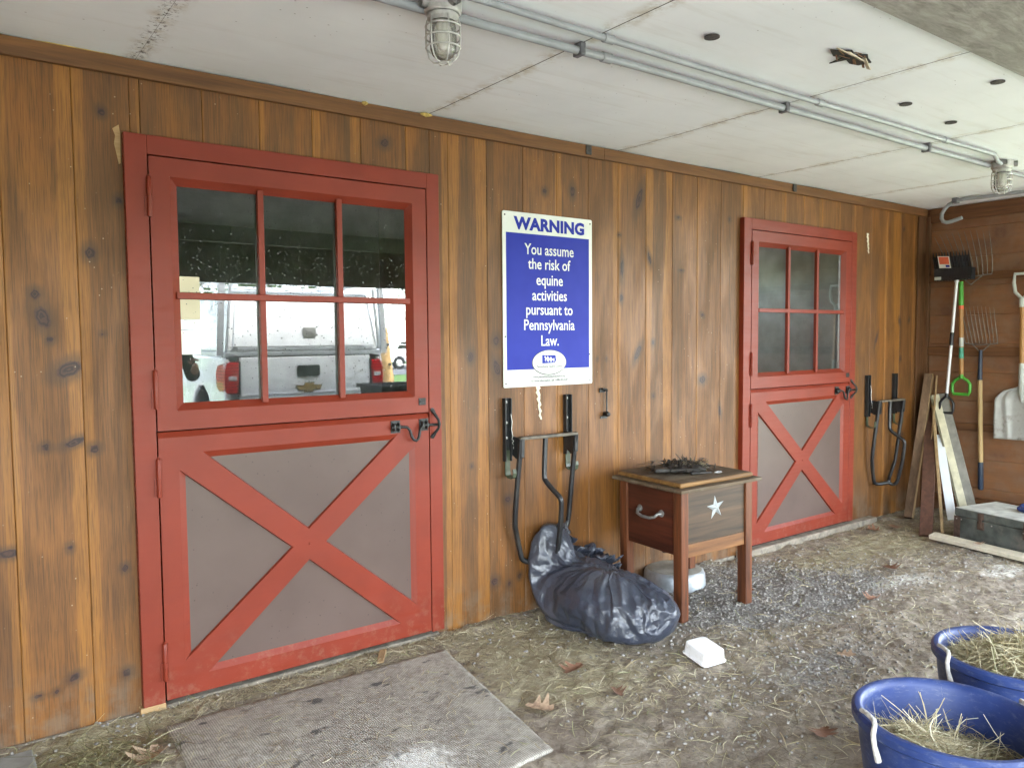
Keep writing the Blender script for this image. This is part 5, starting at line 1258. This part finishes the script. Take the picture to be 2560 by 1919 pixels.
# ------------------------------------------------------------------ boards in the corner
def board(name, p0, p1, w, th, side, mats_, label, face=None):
    b = MB(); b.beam(p0, p1, w, th, side)
    o = b.build(name, mats_, bevel=.0025); return tag(o, label, 'board', 'boards leaning in the corner')
t = thing('leaning_board', 'raw pine stud with a pale yellow edge, leaning left to right into the corner', 'board', (0,0,0), 0, 'boards leaning in the corner')
MB().beam((5.655,-.165,-.05),(6.115,-.085,1.085), .060, .088, (.35,-1,0)).build('stud', MAT['pine_edge'], t, bevel=.003)
MB().beam((5.666,-.195,-.05),(6.126,-.115,1.085), .003, .0875, (.35,-1,0)).build('pale_edge', MAT['pine'], t)
board('leaning_board', (5.205,-.520,GZ),(6.13,-.105,.80), .088, .036, (.35,-1,0), MAT['dark_board'], 'dark red brown board standing steeply between the pine stud and the white board')
board('leaning_board', (5.36,-.568,GZ),(6.12,-.115,.90), .020, .055, (.3,-1,0), MAT['pine'], 'thin splintered pine strip beside the white board')
board('leaning_board', (5.55,-.345,GZ),(6.15,-.135,1.08), .012, .03, (.3,-1,0), MAT['pine'], 'narrow pale lath standing tallest behind the grey padded panel')
board('leaning_board', (5.66,-.500,GZ + .05),(6.02,-.22,.60), .062, .018, (.3,-1,0), MAT['white_board'], 'clean white board squeezed behind the thick cream edged panel')
t = thing('leaning_board', 'thick grey insulated panel with a cream edge leaning behind the trunk', 'panel', (0,0,0), 0, 'boards leaning in the corner')
pa_, pb_ = Vector((5.90,-.515,.02)), Vector((6.10,-.175,.925))
sd_ = Vector((.30,-1,0))
MB().beam(pa_, pb_, .125, .045, sd_).build('grey_face', MAT['grey_board'], t, bevel=.003)
ax_ = (pb_ - pa_).normalized(); bs = (sd_ - ax_ * sd_.dot(ax_)).normalized(); nrm = bs.cross(ax_)
if nrm.x > 0: nrm = -nrm
o_ = nrm * .0262 + bs * (-.022)
MB().beam(pa_ + o_, pb_ + o_, .052, .007, sd_).build('cream_edge', MAT['cream'], t, bevel=.001)
o_ = nrm * .0255 + bs * (-.054)
MB().beam(pa_ + o_, pb_ + o_, .018, .005, sd_).build('olive_edge', MAT['olive_board'], t)

# ------------------------------------------------------------------ trunk, plank, blue bag
tr_ = thing('storage_trunk', 'low old green trunk with rusty hasps and a dusty pale lid by the end wall', 'trunk', (5.283,-.685,GZ), R(-13))
TL, TD, TH = .80, .44, .232       # along -y, along +x, height
MB().box(0, TD, -TL, 0, 0, TH - .055).build('body', MAT['trunk_green'], tr_, bevel=.006)
ld_ = MB().box(-.003, TD + .003, -TL - .003, .003, TH - .053, TH).build('lid', MAT['trunk_green'], tr_, bevel=.007)
MB().box(.002, TD - .002, -TL + .002, -.002, TH + .0004, TH + .004).build('dusty_top', MAT['trunk_top'], ld_, bevel=.0015)
for y0 in (0, -TL + .045): MB().box(-.0065, -.0036, y0 - .045, y0 + .002, .0, TH - .056).build('corner_strip', MAT['rust'], tr_)
for y0 in (-.20, -.52):
    b = MB(); b.box(-.0095, -.0035, y0 - .022, y0 + .022, TH - .050, TH - .004).box(-.015, -.0098, y0 - .013, y0 + .013, TH - .105, TH - .012).box(-.0085, -.0005, y0 - .024, y0 + .024, TH - .120, TH - .062); b.build('hasp', MAT['rust'], tr_, bevel=.0015)
for y0 in (-.018, -.055, -.28, -.50, -.72, -.775):
    for z0 in (.02, TH - .075): MB().lathe([(.005, 0), (.004, -.003), (.0001, -.004)], (-.0062, y0, z0), 8, axis='x').build('stud', MAT['brass_stud'], tr_)
pl_ = MB().beam((5.125,-.60,-.018),(4.945,-1.62,-.020), .075, .030, (1,0,.2)).build('pale_plank', MAT['plank_white'], bevel=.004); tag(pl_, 'pale weathered plank lying on the ground along the front of the trunk', 'plank')
b = MB(); bb = MB()
crm = thing('nylon_bag', 'bunched blue nylon bag resting on the trunk lid at the right edge', 'bag', (0,0,0))
def bunch(V, r): 
    P = np.stack([5.50 + .07 * V[:,0], -1.10 + .09 * V[:,1], .205 + .03 * V[:,2]], 1); c = np.array([5.50,-1.10,.20]); rad = 1 + .12 * r.normal(0, 1, len(V)); P = c + (P - c) * rad[:,None]; P[:,2] = np.maximum(P[:,2], .183); return P
crumple('cloth', bunch, 3, .04, 2, .008, crm, MAT['blue_cloth'], 23)

# ------------------------------------------------------------------ loose litter on the ground
def free(P):
    x, y = P[:,0], P[:,1]
    return ~((x > .04) & (x < 1.27) & (y < -.17) & (y > -1.2))
def ground_pos(dens):
    def f(n, r):
        x = r.uniform(-.7, 6.1, n * 7); y = -r.uniform(0.005, 1, n * 7) ** 1.15 * 2.5; k = dens(x, y) > r.rand(n * 7)
        # keep what the camera could see from near where it stands
        P = np.stack([x, y, gheight(x, y) + .002], 1)[k]; P = P[free(P)]; return P[:n]
    return f
V, F = strands(17000, ground_pos(lambda x, y: np.clip(.24 + gfields(x, y)[2] - .45 * gfields(x, y)[0], .03, 1)), (.018, .095), (.0012, .0036), 101, .10, .5, 2, zfun=gheight)
tag(raw('loose_straw', V, F, MAT['straw']), kind='stuff')
V, F = strands(2200, ground_pos(lambda x, y: np.clip(.25 + .8 * gfields(x, y)[2], .1, 1)), (.05, .16), (.0020, .0046), 103, .12, .7, 4, zfun=gheight)
tag(raw('long_straw', V, F, MAT['hay']), kind='stuff')
V, F = strands(600, lambda n, r: np.stack([r.uniform(.06, 1.2, n), r.uniform(-1.15, -.17, n), np.full(n, -.030)], 1), (.015, .08), (.0012, .0034), 105, .05, .5, 2, zfun=lambda a, c: 0*a - .033)
tag(raw('straw_on_mat', V, F, MAT['straw']), kind='stuff')
V, F = strands(1500, lambda n, r: np.stack([r.uniform(.0, 1.5, n), -.05 - np.abs(r.normal(0, .055, n)), -.040 + .022 * r.rand(n)], 1), (.03, .11), (.001, .0026), 106, .18, .6, 3, zfun=gheight)
tag(raw('litter_along_sill', V, F, MAT['straw']), kind='stuff')
V, F = strands(330, lambda n, r: np.stack([-.22 + r.normal(0, .13, n), -.30 + r.normal(0, .09, n), GZ + .012 + .035 * r.rand(n)], 1), (.06, .20), (.0012, .0030), 107, .20, .7, 4, zfun=gheight)
tag(raw('green_hay', V, F, MAT['greenhay']), kind='stuff')
# stones
r = np.random.RandomState(77); oV, oF = ico(1); oF = np.array(oF)
n = 10000; x = r.uniform(-.7, 6.0, n * 5); y = -r.uniform(0.0, 1, n * 5) ** 1.15 * 2.4
k = np.clip(gfields(x, y)[0] * 1.0 + .006, 0, .6) > r.rand(n * 5); P = np.stack([x, y], 1)[k]; P = P[free(P)][:n]; n = len(P)
s = .0028 + .0068 * r.rand(n) ** 2.2; sc_ = s[:,None,None] * (1 + .45 * (r.rand(n, 1, 3) - .5)) * np.array([1, 1, .75])
jit = oV[None] * (1 + .38 * (r.rand(n, len(oV), 1) - .5)); a = r.uniform(0, 6.28, n); ca, sa = np.cos(a)[:,None], np.sin(a)[:,None]
Q = jit * sc_; Q = np.stack([Q[...,0]*ca - Q[...,1]*sa, Q[...,0]*sa + Q[...,1]*ca, Q[...,2]], -1); Q[...,0] += P[:,0,None]; Q[...,1] += P[:,1,None]; Q[...,2] += (gheight(P[:,0], P[:,1]) + s * .25)[:,None]
tag(raw('gravel', Q.reshape(-1, 3), (oF[None] + (np.arange(n) * len(oV))[:,None,None]).reshape(-1, 3), MAT['stone']), kind='stuff')
# oak leaves
def oak_leaf(sz, seed):
    q = random.Random(seed); n = 36; L = []
    for i in range(n + 1):
        u = i / n; w = .34 * math.sin(math.pi * u ** .8) * (1 + .48 * math.sin(u * 21 + 1)) + .02; L.append((u - .5, w))
    out = [(a, w) for a, w in L] + [(a, -w * (1 + .1 * q.random())) for a, w in L[::-1]]
    V = []; F = []; cup = q.uniform(.12, .5); tw = q.uniform(-.6, .6)
    for i in range(n + 1):
        a, w = L[i]
        for t_ in (-1, -.5, 0, .5, 1): V.append((a * sz, t_ * w * sz, sz * (cup * (t_ * w) ** 2 * 3 + .10 * a * a + tw * a * t_ * w + .02 * abs(t_))))
    for i in range(n):
        for k in range(4): F.append((i*5+k, i*5+k+1, i*5+k+6, i*5+k+5))
    return V, F
LV = [(1.638,-.69,.125,.3,'pale curled oak leaf on the ground in front of the garbage bag'),(1.286,-.886,.12,2.2,'bright orange oak leaf beside the right edge of the rubber mat'),(3.10,-.505,.115,2.6,'pale leaf lying against the right front leg of the wooden chest'),
      (2.0,-1.68,.12,.4,'red brown leaf on the ground left of the nearest blue tub'),(-.042,-.349,.15,1.0,'pale oak leaf among the green hay left of the rubber mat'),(1.62,-.98,.075,1.4,'small dark curled leaf on bare ground between mat and white tub'),
      (3.55,-1.02,.10,.2,'small brown leaf on the gravel right of the white tub'),(4.20,-.78,.13,.9,'reddish leaf pile fragment on the ground before the trunk'),(5.02,-.95,.09,.5,'small orange leaf lying on the pale plank'),(2.72,-1.35,.085,1.9,'small dark brown leaf on the ground in front of the rear blue tub'),
      (5.25,-.26,.12,.8,'pale dry leaf by the foot of the pine stud in the corner'),(5.05,-.20,.11,2.5,'brown dry leaf on the ground under the far saddle rack')]
for i, (x, y, s, a, lab) in enumerate(LV):
    V, F = oak_leaf(s, i); o = raw('fallen_leaf', V, F, MAT['leaf'], smooth=True); z = float(gheight(np.array([x]), np.array([y]))[0])
    o.location = (x, y, (z if i != 8 else .0) + .010); o.rotation_euler = (rnd.uniform(-.15, .15), rnd.uniform(-.15, .15), a); tag(o, lab, 'leaf', 'fallen oak leaves')

# ------------------------------------------------------------------ sheets taped inside the near door's glass
for nm, x0, x1, z0, z1, mt_, lab in (('buff_notice', .186, .264, 1.506, 1.675, 'paper_buff', 'buff paper notice taped on the near door glass, top of the three sheets'),
                                     ('white_notice', .186, .262, 1.466, 1.503, 'paper', 'narrow white paper strip taped on the near door glass, between two larger sheets'),
                                     ('white_notice', .186, .262, 1.367, 1.461, 'paper', 'white paper sheet taped on the near door glass, lowest of the three sheets')):
    tag(MB().box(x0, x1, -.0056, -.0049, z0, z1).build(nm, MAT[mt_]), lab, 'notice')

# ------------------------------------------------------------------ outside, seen mirrored in the glass
GO = -.10
t = thing('pickup_truck', 'white pickup truck with a white bed cap, its tail mirrored in the near door', 'truck', (2.89, -5.5, GO))
def TY(u): return -u
b = MB(); hw_ = .965
side = [(0,.56),(0,1.34),(-2.05,1.38),(-2.05,.50),(-1.42,.50),(-1.40,.68),(-1.28,.88),(-1.08,.99),(-.86,.99),(-.66,.88),(-.54,.68),(-.52,.50)]
for s in (-1, 1):
    b.prism([(p[0], p[1]) for p in side], s * hw_, s * (hw_ - .07), 'x')
b.box(-hw_ + .071, hw_ - .071, -2.05, -1.95, .5, 1.37).box(-hw_ + .071, hw_ - .071, -1.949, -.08, .62, .70)
body = b.build('bed', MAT['truck'], t, bevel=.03, seg=3)
b = MB(); b.box(-.80, .80, -.06, .012, .66, 1.345); tg_ = b.build('tailgate', MAT['truck'], t, bevel=.025, seg=3)
MB().box(-.79, .79, .0125, .020, .905, .925).build('crease', MAT['truck'], tg_, bevel=.004)
b = MB(); b.prism(rrect(-.135, .135, 1.105, 1.235, .025), .013, .030); b.prism(rrect(-.07, .07, 1.140, 1.190, .01), .030, .036); b.build('handle', MAT['black_plastic'], tg_)
bow = [(-.155,1.000),(-.055,1.000),(-.050,1.030),(.062,1.030),(.055,1.000),(.155,1.000),(.125,.950),(.048,.950),(.045,.922),(-.062,.922),(-.055,.950),(-.125,.950)]
b = MB(); b.prism([(a*1.06, (c-.976)*1.14+.976) for a, c in bow], .013, .022); b.build('emblem_rim', MAT['chrome'], tg_)
b = MB(); b.prism(bow, .022, .027); b.build('emblem', MAT['gold'], tg_, bevel=.002)
for s in (-1, 1):
    b = MB(); b.prism([(s*.815,.935),(s*.80,1.285),(s*.93,1.285),(s*.965,1.20),(s*.968,.98),(s*.93,.935)], -.10, .022); b.prism([(-.02,.955),(-.02,1.275),(-.24,1.25),(-.30,1.16),(-.28,1.0),(-.2,.955)], s*.93, s*.972, 'x')
    l_ = b.build('tail_light', MAT['lens'], t, bevel=.012)
    MB().prism(rrect(min(s*.83, s*.925), max(s*.83, s*.925), 1.085, 1.135, .012), .0225, .028).build('reverse_lens', MAT['lens_clear'], l_)
    b = MB(); b.prism([(s*.798,.925),(s*.785,1.295),(s*.80,1.295),(s*.814,.925)], -.05, .024); b.build('surround', MAT['black_plastic'], l_)
b = MB(); b.box(-.93, .93, -.05, .13, .44, .60); b.build('bumper', MAT['chrome'], t, bevel=.03, seg=3)
MB().prism(rrect(-.16, .16, .47, .58, .01), .1305, .136).build('plate', MAT['sign_white'], t)
# cab and bonnet
cab = [(-2.10,.45),(-2.10,1.40),(-2.22,1.88),(-2.45,1.97),(-3.75,1.97),(-4.35,1.45),(-5.55,1.32),(-5.68,1.1),(-5.68,.50),(-5.35,.50),(-5.30,.75),(-5.1,.95),(-4.85,.95),(-4.65,.75),(-4.6,.45)]
b = MB(); b.prism(cab, -.94, .94, 'x'); b.build('cab', MAT['truck'], t, bevel=.06, seg=3)
b = MB()
for s in (-1, 1): b.prism([(-2.32,1.42),(-2.38,1.84),(-2.98,1.88),(-2.98,1.42)], s*.941, s*.946, 'x').prism([(-3.06,1.42),(-3.06,1.88),(-3.70,1.86),(-4.1,1.46)], s*.941, s*.946, 'x')
b.build('side_glass', MAT['truck_glass'], t)
for u in (-.97, -4.97):
    for s in (-1, 1):
        w_ = MB(); cx_ = s * .80
        w_.lathe([(.20,-.13),(.36,-.13),(.40,-.10),(.405,0),(.40,.10),(.36,.13),(.20,.13)], (cx_, u, .405), 36, axis='x'); wh = w_.build('wheel', MAT['tyre'], t, smooth=True)
        MB().lathe([(.0001,.06),(.06,.07),(.09,.05),(.20,.06),(.23,.10),(.235,.13)], (cx_, u, .405), 30, axis='x').lathe([(.0001,-.06),(.06,-.07),(.09,-.05),(.20,-.06),(.23,-.10),(.235,-.13)], (cx_, u, .405), 30, axis='x').build('rim', MAT['chrome'], wh, smooth=True)
# bed cap
cz0, cz1 = 1.40, 2.10
b = MB(); b.hexa([(-.93,-2.0,cz0),(.93,-2.0,cz0),(.93,-.02,cz0),(-.93,-.02,cz0),(-.84,-1.9,cz1),(.84,-1.9,cz1),(.84,-.14,cz1),(-.84,-.14,cz1)]); cp = b.build('bed_cap', MAT['truck'], t, bevel=.03, seg=3)
b = MB(); b.box(-.955, .955, -2.03, .015, 1.348, 1.40); b.build('cap_rail', MAT['rack'], cp, bevel=.008)
b = MB(); b.hexa([(-.86,-.03,cz0+.05),(.86,-.03,cz0+.05),(.86,.010,cz0+.05),(-.86,.010,cz0+.05),(-.79,-.15,cz1-.06),(.79,-.15,cz1-.06),(.79,-.115,cz1-.06),(-.79,-.115,cz1-.06)]); dr = b.build('rear_hatch', MAT['truck'], cp, bevel=.015)
b = MB(); b.box(-.82, .82, .002, .018, cz0 + .004, cz0 + .046); b.build('hatch_sill', MAT['rack'], cp, bevel=.005)
rt_ = Matrix.Rotation(R(9.5), 3, 'X')
b = MB(); b.obox((.03, -.008, cz0 + .22), (.155, .012, .115), rt_); b.obox((.03, .002, cz0 + .22), (.09, .012, .05), rt_); b.build('hatch_latch', MAT['pewter'], dr, bevel=.006)
rk = thing('ladder_rack', 'aluminium ladder rack standing over the white truck bed', 'rack', (2.89, -5.5, GO))
for s in (-1, 1):
    for u in (-.03, -1.9):
        b = MB(); b.beam((s*1.00, u, 1.36), (s*.955, u - .02*0, 2.21), .075, .05, (1,0,0)); b.build('post', MAT['rack'], rk, bevel=.006)
        b = MB(); b.beam((s*.93, u + .015, 1.41), (s*.86, u, 2.15), .03, .03, (1,0,0)); b.build('strut', MAT['rack'], rk, bevel=.004)
    MB().beam((s*.955, .02, 2.235), (s*.955, -3.6, 2.235), .06, .05, (1,0,0)).build('side_rail', MAT['rack'], rk, bevel=.006)
for u in (-.03, -.95, -1.9): 
    b = MB(); b.box(-.92, .92, u - .025, u + .025, 2.175, 2.19).box(-.92, .92, u - .025, u + .025, 2.225, 2.24)
    for k in range(5): b.box(-.92 + .36*k, -.92 + .36*k + .06 + .20 * (k in (0, 4)), u - .02, u + .02, 2.1905, 2.2245)
    b.box(.86, .92, u - .02, u + .02, 2.1905, 2.2245); b.build('cross_bar', MAT['rack'], rk)

# black yard cart
t = thing('yard_cart', 'black plastic yard cart standing right of the truck tail', 'cart', (3.75, -4.75, GO))
b = MB(); sec = [(.36,.24,.05,.42),(.44,.30,.06,.98),(.47,.33,.06,.98),(.47,.33,.06,1.02),(.43,.29,.05,1.02),(.35,.23,.05,.46)]
rr_loft('tub', sec, MAT['black_plastic'], t, cap0=True, cap1=True)
for s in (-1, 1):
    b = MB(); b.lathe([(.03,-.03),(.17,-.03),(.19,0),(.17,.03),(.03,.03)], (s*.40, -.02, .19), 24, axis='x'); b.build('wheel', MAT['tyre'], t, smooth=True)
MB().tube([(-.46,-.02,.19),(.46,-.02,.19)], .014, 8).build('axle', MAT['black_steel'], t)
for s in (-1, 1): MB().tube([(s*.34,-.02,.19),(s*.34,.18,.40),(s*.34,.30,.95)], .016, 8).build('strut', MAT['black_steel'], t, smooth=True)
b = MB(); b.tube([(-.36,.30,.97),(-.36,.44,1.03),(-.30,.48,1.05),(.30,.48,1.05),(.36,.44,1.03),(.36,.30,.97)], .015, 8); b.build('push_handle', MAT['pewter'], t, smooth=True)

# fence
fg = 'fence posts by the drive'
for i, (x, y, lean) in enumerate(((4.92, -7.4, .055), (7.9, -7.9, .0), (11.0, -8.4, .03), (14.2, -8.9, -.02))):
    t = thing('fence_post', ['round yellow pine fence post leaning by the right rear of the white truck', 'round pine fence post second along the rope fence', 'round pine fence post third along the rope fence', 'round pine fence post fourth along the rope fence'][i], 'fence post', (x, y, GO), 0, fg)
    MB().tube([(.10*1, 0, -.3), (.10, 0, 0), (.10 - lean * 2, 0, 1.0), (.10 - lean * 3.6, 0, 1.70)], [.085, .085, .080, .076], 16).build('post', MAT['fence_wood'], t, smooth=True)
    for z in (.55, .85, 1.15, 1.45): MB().lathe([(.0001,0),(.02,0),(.022,.03),(.014,.045),(.0001,.045)], (.10 - lean*2*z, .08, z), 10, axis='y').build('insulator', MAT['black_plastic'], t)
t = thing('rope_fence', 'white electric fence ropes strung between the round pine posts', 'fence', (0, 0, GO))
for z in (.55, .85, 1.15, 1.45):
    P = []
    for (xa, ya), (xb, yb) in zip(((4.92,-7.4),(7.9,-7.9),(11.0,-8.4)), ((7.9,-7.9),(11.0,-8.4),(14.2,-8.9))):
        for k in range(8): u = k / 8; P.append((xa + (xb-xa)*u + .1, ya + (yb-ya)*u + .125, z - .05 * 4 * u * (1-u)))
    MB().tube(P, .007, 6).build('rope', MAT['wire'], t, smooth=True)

# far car
t = thing('parked_car', 'white car standing on the road far beyond the fence', 'car', (20.0, -33.5, -.095))
prof = [(-2.2,.35),(-2.25,.62),(-2.1,.95),(-1.85,1.02),(-1.45,1.46),(-1.1,1.58),(.45,1.56),(1.15,1.05),(2.0,.90),(2.25,.72),(2.25,.35),(1.80,.35),(1.72,.55),(1.45,.68),(1.18,.55),(1.10,.35),(-1.05,.35),(-1.13,.55),(-1.40,.68),(-1.67,.55),(-1.75,.35)]
MB().prism(prof, -.88, .88, 'y').build('body', MAT['truck'], t, bevel=.06, seg=3)
b = MB()
for s in (-1, 1): b.prism([(-1.55,1.06),(-1.28,1.40),(-.55,1.48),(-.55,1.06)], s*.881, s*.886).prism([(-.48,1.06),(-.48,1.48),(.35,1.46),(.85,1.08)], s*.881, s*.886)
b.build('side_glass', MAT['truck_glass'], t)
for u in (-1.40, 1.45):
    for s in (-1, 1):
        wh = MB().lathe([(.18,-.10),(.30,-.10),(.33,-.07),(.33,.07),(.30,.10),(.18,.10)], (u, s*.78, .33), 28, axis='y').build('wheel', MAT['tyre'], t, smooth=True)
        MB().lathe([(.0001,.08*s),(.08,.085*s),(.17,.075*s),(.19,.1*s)], (u, s*.78, .33), 24, axis='y').build('rim', MAT['chrome'], wh, smooth=True)

# trees beyond the yard
def tree(x, y, h, seed, label, n=5200):
    q = np.random.RandomState(seed); t = thing('leafy_tree', label, 'tree', (x, y, GO), 0, 'trees beyond the yard')
    b = MB(); b.tube([(0,0,-.3),(.05,0,h*.2),(-.05,.1,h*.45),(.05,.05,h*.8)], [h*.028, h*.022, h*.016, h*.005], 9)
    for k in range(7):
        a = q.uniform(0, 6.28); z0 = h * q.uniform(.28, .6); L = h * q.uniform(.18, .3); b.tube([(0,0,z0),(L*.5*math.cos(a), L*.5*math.sin(a), z0 + L*.35),(L*math.cos(a), L*math.sin(a), z0 + L*.6)], [h*.010, h*.007, h*.003], 6)
    b.build('trunk', MAT['bark'], t, smooth=True)
    c = np.stack([q.normal(0, h*.17, 46), q.normal(0, h*.17, 46), h*.62 + q.normal(0, h*.17, 46)], 1); i = q.randint(0, 46, n)
    P = c[i] + q.normal(0, h*.055, (n, 3)); P[:,2] = np.maximum(P[:,2], h*.22); d1 = q.normal(0, 1, (n, 3)); d1 /= np.linalg.norm(d1, axis=1)[:,None]; d2 = np.cross(d1, q.normal(0, 1, (n, 3))); d2 /= np.linalg.norm(d2, axis=1)[:,None]
    s = (h * q.uniform(.010, .020, n))[:,None]; V = np.stack([P - d1*s, P + d2*s*.6, P + d1*s, P - d2*s*.6], 1).reshape(-1, 3)
    raw('crown', V, np.arange(4*n).reshape(-1, 4), MAT['leaves'], t)
TR = [(1.5,-24,9,'leafy green tree beyond the yard, left of the white truck'),(5.0,-29,11,'tall leafy tree straight behind the white truck'),(9.5,-27,8,'smaller leafy tree behind the truck cab'),(-4,-27,12,'tall leafy tree farthest left beyond the yard'),(12,-50,13,'leafy tree across the road, right of the truck'),(36,-52,12,'leafy tree across the road beyond the white car')]
for i, (x, y, h, lab) in enumerate(TR): tree(x, y, h, 200 + i, lab)

# person in a dark jacket and jeans standing by the truck
def skin_body(name, chains, mat, parent, sub=2):
    """chains: list of [(point, radius), ...]; the first point of a later chain names a joint (index) to grow from"""
    V = []; E = []; Rr = []
    for start, ch_ in chains:
        prev = start
        for p, rr_ in ch_:
            V.append(p); Rr.append(rr_); i = len(V) - 1
            if prev is not None: E.append((prev, i))
            prev = i
    me = bpy.data.meshes.new(name); me.from_pydata(V, E, []); o = bpy.data.objects.new(name, me); COL.objects.link(o)
    o.parent = parent; m1 = o.modifiers.new('skin', 'SKIN'); m1.use_smooth_shade = True
    for i, rr_ in enumerate(Rr): me.skin_vertices[0].data[i].radius = rr_ if isinstance(rr_, tuple) else (rr_, rr_)
    me.skin_vertices[0].data[0].use_root = True
    m2 = o.modifiers.new('sub', 'SUBSURF'); m2.levels = sub; m2.render_levels = sub
    me.materials.append(mat); return o
pe = thing('person', 'person in a dark jacket and blue jeans standing beside the white truck', 'person', (1.21, -5.0, GO), R(180))
body = skin_body('body', [(None, [((0,0,.95),(.12,.085)), ((0,0,1.10),(.12,.08)), ((0,0,1.30),(.14,.095)), ((0,.0,1.43),(.15,.09)), ((0,.0,1.50),(.062,.062)), ((0,-.01,1.565),(.060,.062)), ((0,-.02,1.63),(.076,.090)), ((0,-.015,1.70),(.078,.095)), ((0,-.005,1.755),(.052,.062))]),
    (0, [((.10,0,.88),(.085,.09)), ((.115,-.01,.50),(.062,.066)), ((.12,.015,.12),(.045,.048)), ((.122,-.02,.045),(.042,.042)), ((.125,-.13,.03),(.040,.03))]),
    (0, [((-.10,0,.88),(.085,.09)), ((-.115,-.01,.50),(.062,.066)), ((-.12,.015,.12),(.045,.048)), ((-.122,-.02,.045),(.042,.042)), ((-.125,-.13,.03),(.040,.03))]),
    (3, [((.19,0,1.41),(.065,.065)), ((.27,.02,1.14),(.050,.05)), ((.22,-.16,1.06),(.040,.04)), ((.175,-.22,1.07),(.030,.026))]),
    (3, [((-.19,0,1.41),(.065,.065)), ((-.265,.02,1.14),(.050,.05)), ((-.250,-.15,1.24),(.040,.04)), ((-.238,-.215,1.30),(.030,.026))])], MAT['skin'], pe)
jk = skin_body('jacket', [(None, [((0,0,.90),(.185,.145)), ((0,0,1.12),(.170,.128)), ((0,0,1.31),(.190,.14)), ((0,.0,1.43),(.165,.11)), ((0,.0,1.50),(.080,.082))]),
    (3, [((.19,0,1.41),(.085,.085)), ((.275,.02,1.14),(.068,.068)), ((.225,-.15,1.065),(.054,.054))]), (3, [((-.19,0,1.41),(.085,.085)), ((-.27,.02,1.14),(.068,.068)), ((-.252,-.14,1.235),(.054,.054))])], MAT['jacket'], pe)
jn = skin_body('jeans', [(None, [((0,0,.97),(.168,.13)), ((0,0,.90),(.165,.128))]), (1, [((.102,0,.82),(.108,.112)), ((.117,-.01,.50),(.078,.082)), ((.122,.012,.10),(.066,.07))]), (1, [((-.102,0,.82),(.108,.112)), ((-.117,-.01,.50),(.078,.082)), ((-.122,.012,.10),(.066,.07))])], MAT['jeans'], pe)
for s in (-1, 1):
    sk = MB(); rr_loft('shoe', [(.045,.135,.04,.0),(.048,.14,.045,.03),(.044,.12,.04,.07),(.04,.07,.035,.10)], MAT['leather'], pe, cap0=True).location = (s*.123, -.055, .0)
for s, base_, dirv in ((1, Vector((.170,-.225,1.07)), Vector((-.75,-.6,-.1))), (-1, Vector((-.236,-.222,1.305)), Vector((.25,-.60,.55)))):
    d = dirv.normalized(); side_ = d.cross(Vector((0, 0, 1)) if abs(d.z) < .8 else Vector((0, 1, 0))).normalized(); nn = d.cross(side_)
    for k, (o_, L_) in enumerate(((-.030,.068),(-.010,.078),(.010,.074),(.029,.058))):
        p0 = base_ + d*.035 + side_*o_; skin_body('finger', [(None, [(tuple(p0), .0095), (tuple(p0 + d*L_*.5 + nn*.006), .009), (tuple(p0 + d*L_*.85 + nn*.024), .008), (tuple(p0 + d*L_*.95 + nn*.036), .007)])], MAT['skin'], pe, 1)
    p0 = base_ + d*.0 - side_*.030; skin_body('thumb', [(None, [(tuple(p0), .012), (tuple(p0 + d*.03 - side_*.022 + nn*.012), .011), (tuple(p0 + d*.058 - side_*.024 + nn*.024), .009)])], MAT['skin'], pe, 1)
hv, hf = ico(3); hv = hv[:]
b = MB(); keep = [f for f in hf if all(hv[i][2] > -.1 + .9 * (-hv[i][1]) for i in f)]; b.add([(v[0]*.094, v[1]*.112, v[2]*.105 + 1.70) for v in hv], keep); hr = b.build('hair', MAT['hair'], pe, smooth=True)
for s in (-1, 1):
    MB().lathe([(.0001,-.011),(.008,-.009),(.011,0),(.0001,.002)], (s*.032, -.105, 1.675), 10, axis='y').build('eye', MAT['bulb'], pe, smooth=True)
    MB().tube([(s*.080,.005,1.69),(s*.092,.012,1.685),(s*.094,.014,1.65),(s*.082,.004,1.635)], .010, 6).build('ear', MAT['skin'], pe, smooth=True)
MB().tube([(0,-.108,1.685),(0,-.128,1.645),(0,-.112,1.632)], [.008,.015,.012], 8).build('nose', MAT['skin'], pe, smooth=True)
MB().tube([(-.024,-.100,1.600),(0,-.108,1.603),(.024,-.100,1.600)], [.004,.007,.004], 6).build('mouth', MAT['lens'], pe, smooth=True)
